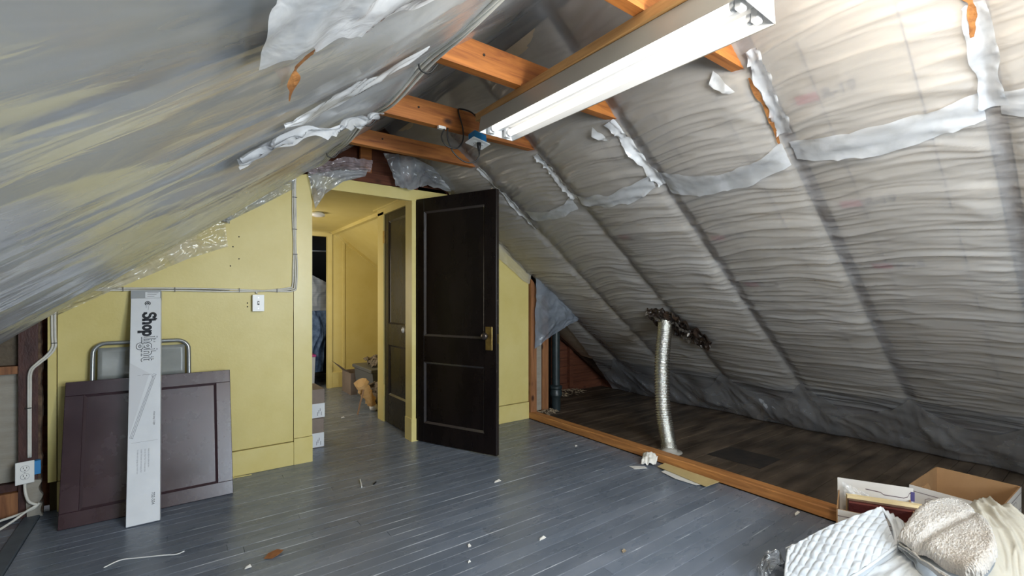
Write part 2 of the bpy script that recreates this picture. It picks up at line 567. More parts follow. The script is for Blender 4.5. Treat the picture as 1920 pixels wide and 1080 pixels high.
M = dict(
    floor=floor_mat('grey floor paint', (.136, .161, .203), (.182, .206, .252), .29, .05, (.52, .55, .60)),
    eave=floor_mat('bare dark boards', (.040, .028, .019), (.130, .095, .066), .55, -.06, (.16, .13, .10), .3, 1.445, .085),
    under=mk('dark subfloor', (.015, .013, .012), rough=.9),
    yellow=mk('yellow wall paint', (.61, .505, .175), (.67, .57, .23), rough=.45, scale=2.2, bump=.06, bscale=60),
    yellow2=mk('yellow trim paint', (.64, .53, .19), (.69, .59, .25), rough=.35, scale=3),
    darkline=mk('shadowed joint', (.05, .035, .01), rough=.9),
    kraft=mk('kraft facing', (.43, .345, .245), (.53, .435, .32), rough=.75, scale=3.5, bump=.15, bscale=25),
    kraft_y=mk('kraft facing with reflected yellow', (.54, .49, .41), (.62, .55, .40), rough=.7, scale=4.0, st=(1, .7, 1), fac=(.4, .6), bump=.15, bscale=25),  # kraft tone with a mild yellow painted in for the wall's reflection
    ink=mk('grey print ink', (.09, .06, .055), rough=.8),
    inkred=mk('red print ink', (.40, .05, .04), rough=.8),
    raft=wood('dark rafter wood', (.05, .028, .018), (.12, .065, .04), 'x', rough=.8),
    deck=wood('roof boards', (.06, .03, .018), (.14, .07, .035), 'y', rough=.85),
    tie=wood('orange timber', (.19, .052, .010), (.46, .165, .034), 'x', rough=.55),
    sillw=wood('orange sill timber', (.26, .10, .028), (.52, .23, .07), 'y', rough=.55, knots=False),
    postw=wood('brown post timber', (.16, .06, .025), (.34, .15, .06), 'z', rough=.6),
    board_y=wood('mounting board wood', (.30, .15, .05), (.48, .27, .10), 'y', rough=.6, knots=False),
    redb=wood('reddish sheathing', (.075, .022, .010), (.16, .05, .022), 'x', rough=.85),
    maroonw=mk('maroon painted timber', (.045, .018, .016), (.085, .035, .028), rough=.55, scale=9, st=(3, 3, 1), bump=.2),
    bark=mk('bark edge', (.05, .03, .02), (.16, .10, .06), rough=.9, scale=20, bump=.8, bscale=30),
    greyb=mk('grey insulation board', (.30, .27, .22), (.36, .33, .28), rough=.85, scale=5, st=(1, 1, 6), bump=.2, bscale=50),
    brownb=mk('brown fibre board', (.11, .085, .06), (.15, .12, .085), rough=.9, scale=40, bump=.3, bscale=90),
    film=plastic('milky film right', (.86, .86, .87), .36, .08, rough=.22, scale=1.6, rr=(.25, .75), gl=.6, bump=.25, bst=(1, .25, 1), bsc=22),
    filmL=plastic('milky film left', (.86, .92, 1.0), .54, .22, rough=.20, scale=2.0, st=(.9, 1.3, .9), rr=(.38, .62), gl=.55, bump=.16, bst=(.6, 1.6, .6), bsc=9),
    filmW=plastic('doubled white film', (.90, .93, .97), .72, .16, rough=.2, scale=6, gl=1.0, bump=.2),
    filmT=plastic('doubled film band', (.84, .88, .94), .52, .10, rough=.25, scale=5, gl=.6, bump=.12),
    filmC=plastic('clear film', (.86, .86, .86), .26, .2, rough=.12, scale=7, gl=1.2, bump=.3),
    filmE=plastic('creamy clear film', (.90, .84, .70), .38, .2, rough=.14, scale=6, gl=1.3, bump=.3),
    filmD=plastic('dusty grey film', (.55, .58, .62), .55, .2, rough=.18, scale=5, gl=1.1, bump=.3),
    door=mk('dark brown varnish', (.0045, .0028, .0028), (.009, .0055, .005), rough=.28, scale=5, st=(1, 1, .4), rvar=.08, spec=.24),
    doormould=mk('glossy varnished moulding', (.035, .030, .032), rough=.2, spec=.8),
    dooredge=mk('worn door edge', (.02, .014, .012), (.22, .18, .15), rough=.5, scale=30, fac=(.6, .75)),
    brass=mk('aged brass', (.55, .38, .13), (.40, .27, .09), rough=.35, metal=1, scale=20),
    knob=mk('tarnished knob', (.10, .08, .07), rough=.25, metal=.8),
    glassk=mk('pale glass knob', (.55, .53, .50), rough=.12, spec=.8),
    white=mk('white plastic', (.80, .80, .78), rough=.35),
    whitep=mk('white enamel', (.80, .81, .82), rough=.4),
    housing=mk('grey enamel side', (.30, .285, .25), rough=.4),
    tube=emit('lit fluorescent tube', (1.0, .93, .82), TUBE_STRENGTH),
    black=mk('black rubber', (.012, .012, .012), rough=.5),
    slot=mk('dark slot', (.02, .02, .02), rough=.6),
    blue=mk('blue plastic box', (.02, .22, .52), rough=.4),
    cable=mk('grey cable jacket', (.60, .58, .52), (.70, .68, .62), rough=.5, scale=12),
    cabled=mk('dark cable jacket', (.09, .085, .08), rough=.5),
    maroon=mk('maroon gloss paint', (.030, .012, .017), (.044, .019, .025), rough=.27, scale=4, rvar=.05, bump=.02, bscale=55),
    maroonw2=mk('worn maroon edge', (.036, .017, .022), (.30, .25, .27), rough=.4, scale=24, fac=(.66, .8)),
    carton=mk('white carton', (.66, .68, .71), (.72, .74, .77), rough=.55, scale=6),
    print=mk('black print', (.02, .022, .03), rough=.6),
    printg=mk('grey print', (.30, .31, .34), rough=.6),
    tape=mk('grey packing tape', (.36, .38, .40), rough=.3),
    steel=mk('grey painted steel', (.20, .21, .20), (.25, .26, .25), rough=.35, scale=7),
    steelf=mk('grey steel tube', (.30, .31, .31), rough=.28, metal=.6),
    foil=mk('aluminium foil duct', (.78, .78, .74), rough=.22, metal=1.0, bump=.5, bscale=140, scale=60, rvar=.08),
    char=mk('blackened torn paper', (.010, .007, .006), (.05, .03, .02), rough=.28, scale=16, bump=.8, bscale=30),
    foiltorn=mk('torn grey foil', (.16, .14, .12), rough=.3, metal=.5),
    pipe=mk('black cast iron', (.015, .022, .024), (.028, .04, .043), rough=.4, scale=12),
    brown=mk('brown cardboard', (.27, .145, .06), (.32, .18, .08), rough=.75, scale=5),
    greybrown=mk('grey brown cardboard', (.20, .155, .13), (.25, .20, .17), rough=.75, scale=5),
    boxw=mk('white box board', (.50, .465, .43), (.55, .515, .475), rough=.6, scale=5),
    stripe=mk('dark stripe print', (.10, .06, .07), rough=.6),
    paper=mk('white paper', (.72, .70, .66), rough=.7, bump=.2, bscale=40),
    folder=mk('tan folder edge', (.66, .52, .28), (.72, .58, .34), rough=.6, scale=20, st=(1, 1, 8)),
    leather=mk('dark red leather cover', (.045, .010, .010), (.075, .018, .016), rough=.3, scale=12, bump=.3, bscale=90),
    quilt=mk('white quilted cotton', (.48, .51, .545), (.53, .56, .595), rough=.85, scale=7, bump=.15, bscale=120),
    sheet=mk('white cotton sheet', (.52, .54, .56), (.56, .58, .60), rough=.85, scale=6, bump=.15, bscale=90),
    cream=mk('cream cotton sheet', (.47, .435, .36), (.52, .485, .41), rough=.85, scale=6, bump=.2, bscale=60),
    fleece=mk('cream sheepskin', (.44, .40, .355), (.54, .52, .495), rough=1.0, scale=5, bump=.5, bscale=160, spec=.1),
    jeans=mk('blue denim', (.045, .08, .16), (.13, .20, .33), rough=.9, scale=14, bump=.4),
    shirt=mk('striped grey cloth', (.26, .29, .34), (.36, .39, .44), rough=.85, scale=3, st=(1, 1, 30)),
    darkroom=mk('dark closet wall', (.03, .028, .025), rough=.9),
    tote=mk('grey plastic tote', (.10, .105, .11), rough=.45),
    junk=mk('dark cloth', (.03, .028, .026), (.25, .20, .15), rough=.9, scale=30, bump=.5),
    bag=mk('brown paper bag', (.52, .29, .10), (.62, .38, .16), rough=.7, scale=6, bump=.5, bscale=12),
    stick=mk('raw wood stick', (.35, .20, .11), rough=.6),
    manila=mk('tan cardboard', (.50, .38, .17), (.56, .44, .21), rough=.7, scale=8),
    leaf=mk('rusty brown leaf', (.20, .07, .02), (.30, .12, .04), rough=.7, scale=30),
    rust=mk('torn paper edge', (.20, .075, .018), (.36, .155, .042), rough=.8, scale=24, bump=.6),
    debrism=mk('dry leaves and chips', (.10, .07, .045), (.42, .33, .22), rough=.9, scale=18),
    foam=mk('white foam', (.78, .76, .70), rough=.9, bump=.4, bscale=50),
    pink=mk('pink lid', (.35, .03, .18), rough=.4),
    greyplain=mk('pale grey bin', (.40, .42, .46), rough=.5),
    nail=mk('dark nail hole', (.02, .015, .01), rough=.8),
    bagf=plastic('clear bag', (.8, .82, .85), .12, .1, rough=.08, scale=9, gl=2.0, bump=.9),
)

# ================================================================== FLOOR
RIGHT = 2.855
fl = MB().box((-2.2, -1.4, -.09), (4.9, 7.8, -.022)).build('floor', M['under'])
fl['kind'] = 'structure'
pitch, y0 = .0676, 1.342
rows = []
for k in range(-24, 34):
    rows.append((y0 + k * pitch, -.598, RIGHT - .002, M['floor']))
for k in range(34, 76):
    rows.append((y0 + k * pitch, .3, 3.0, M['floor']))
for k, (y, xa, xb, mt) in enumerate(rows):
    if y < -.35 or y > 6.42: continue
    cuts = [xa]
    if y < 4 and random.random() < .62:
        cuts.append(random.uniform(xa + .5, xb - .5))
    elif y >= 4 and random.random() < .4:
        cuts.append(random.uniform(.8, 2.2))
    cuts.append(xb)
    for a, b in zip(cuts[:-1], cuts[1:]):
        dz = random.uniform(-.0009, .0)
        MB().box((a + .0005, y + .0003, -.022), (b - .0005, y + pitch - .0003, dz), bev=.0009).build('floorboard', mt, fl, world=True)
ep, ey0 = .085, 1.445
for k in range(-20, 36):
    y = ey0 + k * ep
    if y < -.1 or y > 4.42: continue
    c = random.choice([None, None, random.uniform(3.3, 4.4)])
    cuts = [2.946] + ([c] if c else []) + [4.86]
    for a, b in zip(cuts[:-1], cuts[1:]):
        MB().box((a + .001, y + .001, -.022), (b - .001, y + ep - .001, random.uniform(-.002, 0)), bev=.002).build('plank', M['eave'], fl, world=True)
for k in range(0, 32):
    y = 1.0 + k * ep
    MB().box((-2.1, y + .001, -.022), (-.668, y + ep - .001, random.uniform(-.002, 0)), bev=.002).build('plank', M['floor'], fl, world=True)
FP = MB().prism([(3.30, 1.95), (3.62, 1.93), (3.64, 1.56), (3.32, 1.56)], 'z', .0005, .002).build('stained_patch', mk('black stain', (.012, .010, .009), (.03, .022, .017), rough=.7, scale=9), fl, world=True)
# sill timbers
t = MB().box((RIGHT, -1.3, 0), (RIGHT + .09, 3.595, .062), bev=.006).build('trim_1', M['sillw'])
t['kind'] = 'structure'
t = MB().box((-.666, -1.3, -.02), (-.600, 3.59, .008), bev=.004).build('trim_2', mk('grey painted strip', (.07, .085, .105), (.10, .12, .14), rough=.5, scale=9))
t['kind'] = 'structure'

# ================================================================== ROOF
RY = [-1.03, -.37, .29, .93, 1.62, 2.30, 2.93, 3.60]
RYX = RY + [4.26]
SL = .74
NRM = math.hypot(1, SL)
RIDGE_X, RIDGE_Z = 1.365, 2.58
NR = np.array([-SL, 0, -1]) / NRM     # into the room, right slope
NL = np.array([SL, 0, -1]) / NRM      # into the room, left slope


def bayu(Y):
    k = np.clip(np.searchsorted(RYX, Y, side='right') - 1, 0, len(RYX) - 2)
    a = np.array(RYX)
    return (Y - a[k]) / (a[k + 1] - a[k]), k


def zR(x): return RIDGE_Z - SL * (x - RIDGE_X)
def zL(x): return RIDGE_Z - SL * (RIDGE_X - x)


def battR(X, Y):
    u, k = bayu(Y)
    e = np.clip(np.sin(PI * np.clip(u, 0, 1)), 0, 1) ** .6
    amp = .040 + .012 * np.sin(k * 2.1)
    return -.012 + e * amp


def bedge(Y):
    u, k = bayu(Y)
    return np.clip(np.minimum(u, 1 - u) / .08, 0, 1)


def wrinkR(X, Y, fine=1.0):
    s = X * NRM
    u, k = bayu(Y)
    e = np.sin(PI * np.clip(u, 0, 1))
    sw = s + .10 * vn(Y * 1.6, s * .9, 3) + .05 * e + .02 * vn(Y * 6, s * 5, 9)
    a = ridge(vn(sw * 9, Y * 1.5 + k * 7, 1), 3) * .50 + ridge(vn(sw * 20, Y * 2.2 + k * 3, 2), 3) * .40 + fine * ridge(vn(sw * 46 + Y * 2, Y * 3.4, 4), 3) * .22
    env = (.45 + .95 * vn(s * 1.3, Y * 1.5, 6)) * (.6 + .4 * (1 - e))
    return a * env


PROF = np.array([(RIDGE_X, RIDGE_Z), (4.12, zR(4.12)), (4.33, .36), (4.50, .20), (4.62, .09), (4.70, .012)])
_d = np.r_[0, np.cumsum(np.linalg.norm(np.diff(PROF, axis=0), axis=1))]


def sheetR(s, Y, off=0.0):
    """s: distance down the slope"""
    s, Y = np.broadcast_arrays(np.asarray(s, float), np.asarray(Y, float))
    x = np.interp(s, _d, PROF[:, 0])
    z = np.interp(s, _d, PROF[:, 1])
    fade = np.clip((4.45 - x) / .35, 0, 1)
    top = np.clip((x - 1.37) / .25, 0, 1)
    h = (np.maximum(battR(x, Y), 0) * fade + .014 + (.008 + .024 * bedge(Y)) * wrinkR(x, Y) * (.35 + .65 * fade)) * (.2 + .8 * top) + off
    # loose skirt at the bottom, pulled up to points at the rafters
    u, k = bayu(Y)
    sag = (1 - fade)
    h = h + sag * .05 * (vn(Y * 5, x * 6, 11) - .4)
    P = np.stack([x, Y, z], -1) + h[..., None] * NR
    P[..., 2] = np.maximum(P[..., 2], .004)
    return P


def s_of_x(x): return np.interp(x, PROF[:, 0], _d)


def battL(X, Y):
    u, k = bayu(Y)
    e = np.clip(np.sin(PI * np.clip(u, 0, 1)), 0, 1) ** .7
    return -.012 + e * (.045 + .015 * np.sin(k * 1.7 + 1)) * np.clip(1.15 - (X - .2) * .9, .35, 1.15)


def foldL(X, Y):
    s = (RIDGE_X - X) * NRM
    q = Y + .16 * vn(s * 1.1, Y * 1.2, 21) + .05 * vn(s * 4, Y * 3, 25)
    a = ridge(vn(q * 3.2, s * .55, 22), 2) * .6 + ridge(vn(q * 7.5, s * 1.2 + Y, 23), 2) * .28 + ridge(vn(q * 16 + s, s * 3.1, 24), 3) * .10
    low = np.clip((.75 - X) / .8, 0, 1)
    return a * (.35 + .65 * low)


def sheetL(X, Y, off=0.0):
    X, Y = np.broadcast_arrays(np.asarray(X, float), np.asarray(Y, float))
    top = np.clip((1.36 - X) / .25, 0, 1)
    edge = np.clip((3.6 - Y) / .12, 0, 1) * .8 + .2
    h = (np.maximum(battL(X, Y), 0) + .016 + .038 * foldL(X, Y) * np.clip(1.1 - (X - .2) * .9, .3, 1.1)) * edge * (.2 + .8 * top) + off
    P = np.stack([X, Y, zL(X)], -1) + h[..., None] * NL
    P[..., 2] = np.maximum(P[..., 2], .004)
    return P


def roof_side(name, sgn):
    """deck boards, rafters and insulation batts of one slope"""
    e = struct_empty(name)
    xe = RIDGE_X + sgn * 3.42
    ze = RIDGE_Z - SL * 3.42
    th = .16 * NRM
    ymax = 4.42 if sgn > 0 else 3.78
    MB().prism([(RIDGE_X, RIDGE_Z + th), (xe, ze + th), (xe, ze + th + .03), (RIDGE_X, RIDGE_Z + th + .03)], 'y', -1.4, ymax).build('roof_deck', M['deck'], e, world=True)
    for y in RYX if sgn > 0 else RY:
        xs = RIDGE_X if y < 4 else 3.0
        zs = RIDGE_Z - SL * abs(xs - RIDGE_X)
        MB().prism([(xs, zs + .004), (xe, ze + .004), (xe, ze + th - .004), (xs, zs + th - .004)], 'y', y - .022, y + .022).build('rafter', M['raft'], e, world=True)
    ys = RYX if sgn > 0 else RY
    for k in range(len(ys) - 1):
        a, b = ys[k] + .028, ys[k + 1] - .028
        x0 = 0.06 if ys[k] < 3.5 else 1.75
        x1 = 2.84
        xx = RIDGE_X + sgn * np.linspace(x0, x1, 230)
        yy = np.linspace(a, b, 40)
        X, Y = np.meshgrid(xx, yy, indexing='ij')
        base = zR(X) if sgn > 0 else zL(X)
        n = NR if sgn > 0 else NL
        h = (battR(X, Y) + .014 * wrinkR(X, Y, 0) * bedge(Y) if sgn > 0 else battL(X, Y) * .95 + .008 * foldL(X, Y)) - .008
        P = np.stack([X, Y, base], -1) + h[..., None] * n
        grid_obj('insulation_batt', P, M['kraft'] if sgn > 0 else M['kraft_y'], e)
    return e


ceil_r = roof_side('ceiling_right', 1)
ceil_l = roof_side('ceiling_left', -1)


def print_on_R(x, y, w, h, m, parent):
    X, Y = np.meshgrid(np.linspace(x, x + h, max(3, int(h / .012))), np.linspace(y, y - w, 6), indexing='ij')
    P = np.stack([X, Y, zR(X)], -1) + ((battR(X, Y) + .014 * wrinkR(X, Y, 0) * bedge(Y))[..., None] + .001) * NR
    return grid_obj('printed_mark', P, m, parent, smooth=False)


def text_mesh(txt, size):
    cu = bpy.data.curves.new('lettering', 'FONT')
    cu.body = txt
    cu.size = size
    cu.align_x = 'LEFT'
    o = bpy.data.objects.new('lettering_source', cu)
    COL.objects.link(o)
    dg = bpy.context.evaluated_depsgraph_get()
    me = bpy.data.meshes.new_from_object(o.evaluated_get(dg))
    v = [tuple(x.co) for x in me.vertices]
    f = [tuple(p.vertices) for p in me.polygons]
    bpy.data.objects.remove(o)
    bpy.data.curves.remove(cu)
    bpy.data.meshes.remove(me)
    return v, f


def text_on_R(txt, x, y, size, m, parent):
    v, f = text_mesh(txt, size)
    if not v: return
    out = []
    for a, b, _ in v:
        X, Y = x - b, y - a
        X_, Y_ = np.array(X), np.array(Y)
        p = np.array([X, Y, zR(X)]) + (float(battR(X_, Y_) + .014 * wrinkR(X_, Y_, 0) * bedge(Y_)) + .001) * NR
        out.append(tuple(p))
    MB().add(out, f).build('printed_mark', m, parent, world=True)


# printing on the kraft facing of the near bays: guide lines, red blocks, R-19
for k in range(2, 6):
    a, b = RY[k], RY[k + 1]
    for fr in (.27, .73):
        y = a + (b - a) * fr
        for (xa, xb) in ((1.9, 2.7), (2.78, 3.3), (3.36, 3.9)):
            print_on_R(xa, y, .004, xb - xa, M['ink'], ceil_r)
for (x, y) in ((2.62, .74), (3.0, .72), (2.12, .74), (2.72, 1.46), (3.1, 1.44), (2.62, 2.1)):
    print_on_R(x - .035, y + .10, .085, .035, M['inkred'], ceil_r)
    text_on_R('R-19', x, y, .06, M['ink'], ceil_r)

# ridge board
rb = MB().box((RIDGE_X - .02, -1.35, RIDGE_Z + .01), (RIDGE_X + .02, 3.75, RIDGE_Z + .17)).build('ridge_beam', M['raft'])
rb['kind'] = 'structure'

# ---- the film on the right slope
ns, ny = 640, 420
s = np.linspace(0.0, _d[-1], ns)
x_s = np.interp(s, _d, PROF[:, 0])
ymx = np.where(x_s < 2.95, 3.585, 3.585 + (x_s - 2.95) * .30)
Yn = -1.3 + (ymx[:, None] + 1.3) * np.linspace(0, 1, ny)[None, :]
film_r = grid_obj('plastic_sheet', sheetR(s[:, None], Yn), M['film'])
tag(film_r, 'wrinkled translucent plastic sheet stapled under the insulation of the slope with the silver duct', 'plastic sheet')


def ribbonR(x, y0, x1, y1, w, n, m, off=.006, curl=.012, seed=0, parent=film_r, name='film_band', wv=.3, sag=0.0):
    """a doubled strip of film following the sheet from (x,y0) to (x1,y1)"""
    t = np.linspace(0, 1, n)
    X, Y = x + (x1 - x) * t, y0 + (y1 - y0) * t
    dx, dy = (x1 - x) * NRM, (y1 - y0)
    L = math.hypot(dx, dy)
    px, py = -dy / L / NRM, dx / L
    u, _ = bayu(Y)
    X = X + sag * np.sin(PI * np.clip(u, 0, 1))
    ww = w * (1 + wv * (vn(t * 6, 0, seed) - .5) * 2)
    v = np.linspace(-.5, .5, 9)
    XX = X[:, None] + px * ww[:, None] * v[None, :]
    YY = Y[:, None] + py * ww[:, None] * v[None, :]
    o = off + curl * ridge(vn(t[:, None] * 8 + v[None, :] * 3, v[None, :] * 2 + 5, seed + 3)) * (np.abs(v[None, :]) * 2) ** 1.5
    return grid_obj(name, sheetR(s_of_x(XX), YY, o), m, parent)


ribbonR(2.275, 2.86, 2.275, 2.34, .11, 40, M['filmT'], seed=1, sag=.05)
ribbonR(2.255, 2.27, 2.250, 1.66, .11, 40, M['filmT'], seed=2, sag=.05)
ribbonR(2.285, 1.60, 2.285, .95, .135, 44, M['filmT'], seed=3, sag=.06)
ribbonR(2.285, .92, 2.285, .31, .125, 44, M['filmT'], seed=4, sag=.03)
ribbonR(2.285, .27, 2.30, -.60, .125, 44, M['filmT'], seed=5, sag=.03)
# bunched seams along the rafters, from the collar ties down
ribbonR(1.86, 2.93, 2.42, 2.92, .050, 50, M['filmW'], off=.008, curl=.018, seed=6, name='seam_flap')
ribbonR(1.92, 2.31, 2.26, 2.30, .050, 50, M['filmW'], off=.008, curl=.02, seed=7, name='seam_flap')
ribbonR(1.90, 1.67, 2.30, 1.62, .055, 50, M['filmW'], off=.008, curl=.018, seed=8, name='seam_flap')
ribbonR(1.86, .90, 2.20, .915, .06, 40, M['filmT'], off=.008, curl=.03, seed=9, name='seam_flap')
ribbonR(1.98, .29, 2.30, .285, .06, 50, M['filmT'], off=.008, curl=.012, seed=10, name='seam_flap')
# loose shiny corners under the tie ends
for (x, y, w, sd) in ((1.935, 1.705, .12, 2), (1.92, 1.0, .15, 3)):
    P = loft([(x - .05, y + .06, 0), (x + .05, y + .015, 0)], [(x - .01, y + .10, 0), (x + .05, y + .04, 0)], 14, 10)
    X, Y = P[..., 0], P[..., 1]
    h = .010 + .016 * ridge(vn(X * 16, Y * 16, sd))
    grid_obj('loose_corner', sheetR(s_of_x(X), Y, h), M['filmW'], film_r)
# rust-coloured strips of bare timber where the film has split along two rafters
for (xa, xb, y, w) in ((1.95, 2.24, .950, .018), (1.92, 2.07, .300, .02)):
    t = np.linspace(0, 1, 24)
    ww = w * (.5 + vn(t * 8, 0, 5)) * np.sin(PI * np.clip(t * .9 + .08, 0, 1)) ** .4
    v = np.linspace(-.5, .5, 3)
    X = np.repeat((xa + (xb - xa) * t)[:, None], 3, 1)
    Y = y + .012 * (vn(t * 5, 3, 2)[:, None] - .5) + ww[:, None] * v[None]
    grid_obj('bare_wood_strip', sheetR(s_of_x(X), Y, .012), M['rust'], film_r)

# loose pale skirt of doubled film along the foot of the slope, drawn up to points at the rafters
Ysk = np.linspace(-1.2, 3.95, 420)
u_, k_ = bayu(Ysk)
pk = np.abs(2 * u_ - 1) ** 1.6
xt = 4.36 - .24 * pk + .03 * vn(Ysk * 6, 0, 31)
vv = np.linspace(0, 1, 26)
XX = xt[:, None] + (4.70 - xt)[:, None] * vv[None]
YY = np.repeat(Ysk[:, None], 26, 1)
hh = .012 + .02 * ridge(vn(YY * 7 + vv[None] * 1.5, vv[None] * 2, 33)) * np.sin(PI * vv)[None] + .012 * ridge(vn(YY * 19, vv[None] * 3, 34)) * np.sin(PI * vv)[None]
grid_obj('film_skirt', sheetR(s_of_x(XX), YY, hh), M['filmT'], film_r)

# ---- the film on the left slope
nx, ny = 460, 460
X = np.linspace(1.362, -2.05, nx)
Y = np.linspace(-1.3, 3.583, ny)
XX, YY = np.meshgrid(X, Y, indexing='ij')
film_l = grid_obj('plastic_sheet', sheetL(XX, YY), M['filmL'])
tag(film_l, 'hazy bluish plastic sheet sagging under the insulation of the slope above the maroon board', 'plastic sheet')


def ribbonL(pts, widths, m, off=.012, curl=.03, seed=0, name='seam_flap', n=60):
    p = spl([(a, b, 0) for a, b in pts], n)
    X, Y = p[:, 0], p[:, 1]
    t = np.linspace(0, 1, n)
    ww = np.interp(t, np.linspace(0, 1, len(widths)), widths) * (1 + .25 * (vn(t * 11, 0, seed) - .5) * 2)
    dX, dY = np.gradient(X) * NRM, np.gradient(Y)
    L = np.hypot(dX, dY)
    px, py = -dY / L / NRM, dX / L
    v = np.linspace(-.5, .5, 13)
    XX = X[:, None] + (px * ww)[:, None] * v[None]
    YY = Y[:, None] + (py * ww)[:, None] * v[None]
    o = off + curl * (ridge(vn(t[:, None] * 9 + v[None] * 1.5, v[None] * 2.5 + 3, seed + 2)) + .5 * np.clip(v[None] * 2, 0, 1))
    return grid_obj(name, sheetL(XX, YY, o), m, film_l)


ribbonL([(.055, .69), (.16, .69), (.27, .73), (.42, .82), (.60, .88)], [.16, .24, .22, .14, .05], M['filmW'], off=.012, curl=.010, seed=31)
ribbonL([(.16, 1.21), (.27, 1.23), (.38, 1.26), (.56, 1.22)], [.03, .16, .13, .02], M['filmW'], off=.010, curl=.008, seed=32)
ribbonL([(.12, 1.59), (.33, 1.67), (.50, 1.78), (.66, 1.92)], [.06, .035, .03, .04], M['filmT'], off=.012, curl=.03, seed=33)
# long torn slit in the left facing showing rusty paper
t = np.linspace(0, 1, 40)
Xs = .152 + .006 * (vn(t * 9, 1, 4) - .5)
Ys = .79 + .28 * t
w = .022 * (.25 + vn(t * 7, 0, 8)) * np.sin(PI * np.clip(t * .96 + .02, 0, 1)) ** .5
v = np.linspace(-.5, .5, 4)
grid_obj('torn_slit', sheetL(Xs[:, None] + w[:, None] * v[None], np.repeat(Ys[:, None], 4, 1), .014), M['rust'], film_l)

for nm, a, b in (('wall_right', (4.74, -1.4, 0), (4.80, 4.42, .34)), ('wall_left', (-2.06, -1.4, 0), (-2.00, 3.80, .34))):
    o = MB().box(a, b).build(nm, M['redb'])
    o['kind'] = 'structure'

# ================================================================== BACK GABLE WALL (y = 3.6)
YW = 3.6
wl = struct_empty('wall_back')


def wpoly(name, poly, y0, y1, m, parent=wl):
    return MB().prism(poly, 'y', y0, y1).build(name, m, parent, world=True)


MB().box((-.57, YW + .03, 0), (.80, YW + .06, 1.1)).build('backing', M['darkline'], wl, world=True)
wpoly('wall_panel', [(-.533, .172), (.688, .172), (.688, 1.252), (-.44, 1.252), (-.533, 1.19)], YW, YW + .03, M['yellow'])
wpoly('wall_panel', [(-.40, 1.262), (.688, 1.262), (.688, 2.10), (.60, 2.03)], YW, YW + .03, M['yellow'])
wpoly('edge_batten', [(-.572, .172), (-.537, .172), (-.537, 1.18), (-.572, 1.155)], YW - .006, YW + .03, M['yellow2'])
wpoly('corner_post', [(.692, .19), (.816, .19), (.816, 2.02), (.785, 2.115), (.692, 2.09)], YW - .004, YW + .09, M['yellow2'])
wpoly('post_base', [(.692, 0), (.818, 0), (.818, .187), (.692, .187)], YW - .010, YW + .09, M['yellow2'])
wpoly('backing', [(1.63, 0), (2.87, 0), (2.87, 1.40), (1.63, 2.32)], YW + .03, YW + .06, M['darkline'])
wpoly('wall_panel', [(1.66, .172), (2.858, .172), (2.858, 1.44), (1.90, 2.15), (1.66, 2.15)], YW, YW + .03, M['yellow'])
wpoly('header_board', [(.816, 2.035), (1.80, 2.035), (1.80, 2.118), (.816, 2.118)], YW - .006, YW + .05, M['yellow2'])
wpoly('header_lip', [(.816, 2.022), (1.66, 2.022), (1.66, 2.034), (.816, 2.034)], YW - .016, YW + .02, M['yellow2'])
b1 = MB().box((-.535, YW - .010, 0), (.690, YW + .03, .166), bev=.002).build('baseboard_left', M['yellow2'])
b1['kind'] = 'structure'
b2 = MB().box((1.66, YW - .010, 0), (2.858, YW + .03, .166), bev=.002).build('baseboard_right', M['yellow2'])
b2['kind'] = 'structure'
# dark lintel and rough framing in the gable above the opening
wpoly('lintel', [(.83, 2.122), (1.95, 2.122), (1.95, 2.20), (.83, 2.20)], YW + .0, YW + .08, M['redb'])
for x in (1.18, 1.52):
    MB().box((x, YW + .02, 2.20), (x + .09, YW + .06, 2.50)).build('gable_stud', M['tie'], wl, world=True)
for k in range(5):
    z = 2.13 + k * .10
    xr = RIDGE_X + (RIDGE_Z + .12 - z) / SL
    MB().box((2 * RIDGE_X - xr, YW + .10, z), (xr, YW + .12, z + .096)).build('sheathing_board', M['redb'], wl, world=True)
# nail holes in the yellow panel
for (x, z) in ((.36, 1.93), (.245, 1.77), (.35, 1.62), (.315, 1.55), (.35, 1.47), (.30, 1.42), (.40, 1.17), (.40, 1.145)):
    MB().lathe([(.0045, 0), (.0045, .002)], (x, YW - .0015, z), 'y', 8).build('nail_hole', M['nail'], wl, world=True)

MB().prism([(-2.2, 0), (.27, 0), (.27, 1.86), (-2.2, .12)], 'y', 3.74, 3.77).build('sheathing', M['redb'], wl, world=True)
MB().prism([(2.9, 0), (4.85, 0), (4.85, .20), (2.9, 1.55)], 'y', 4.39, 4.41).build('sheathing', M['redb'], wl, world=True)
# gable framing left of the yellow wall
wpoly('insulating_board', [(-1.5, .195), (-.688, .195), (-.688, .79), (-1.5, .79)], YW + .05, YW + .065, M['greyb'])
wpoly('fibre_board', [(-1.5, .835), (-.688, .835), (-.688, 1.12), (-1.0, .90), (-1.5, .85)], YW + .05, YW + .065, M['brownb'])
wpoly('blocking', [(-1.5, .79), (-.688, .79), (-.688, .832), (-1.5, .832)], YW + .005, YW + .06, M['postw'])
wpoly('bottom_plate', [(-1.5, .02), (-.688, .02), (-.688, .145), (-1.5, .145)], YW + .0, YW + .06, M['postw'])
wpoly('ledge_strip', [(-1.5, .150), (-.688, .150), (-.688, .190), (-1.5, .190)], YW + .02, YW + .06, M['maroonw'])
wpoly('stud', [(-.686, .0), (-.610, .0), (-.610, 1.13), (-.686, 1.08)], YW - .004, YW + .09, M['maroonw'])
n = 40
zz = np.linspace(.0, 1.13, n)
xe = -.597 + .010 * (vn(zz * 22, 0, 3) - .5) + .006 * (vn(zz * 60, 0, 4) - .5)
MB().prism([(-.610, 0)] + list(zip(xe, zz)) + [(-.610, 1.13)], 'y', YW - .002, YW + .03).build('bark_edge', M['bark'], wl, world=True)
n = 16
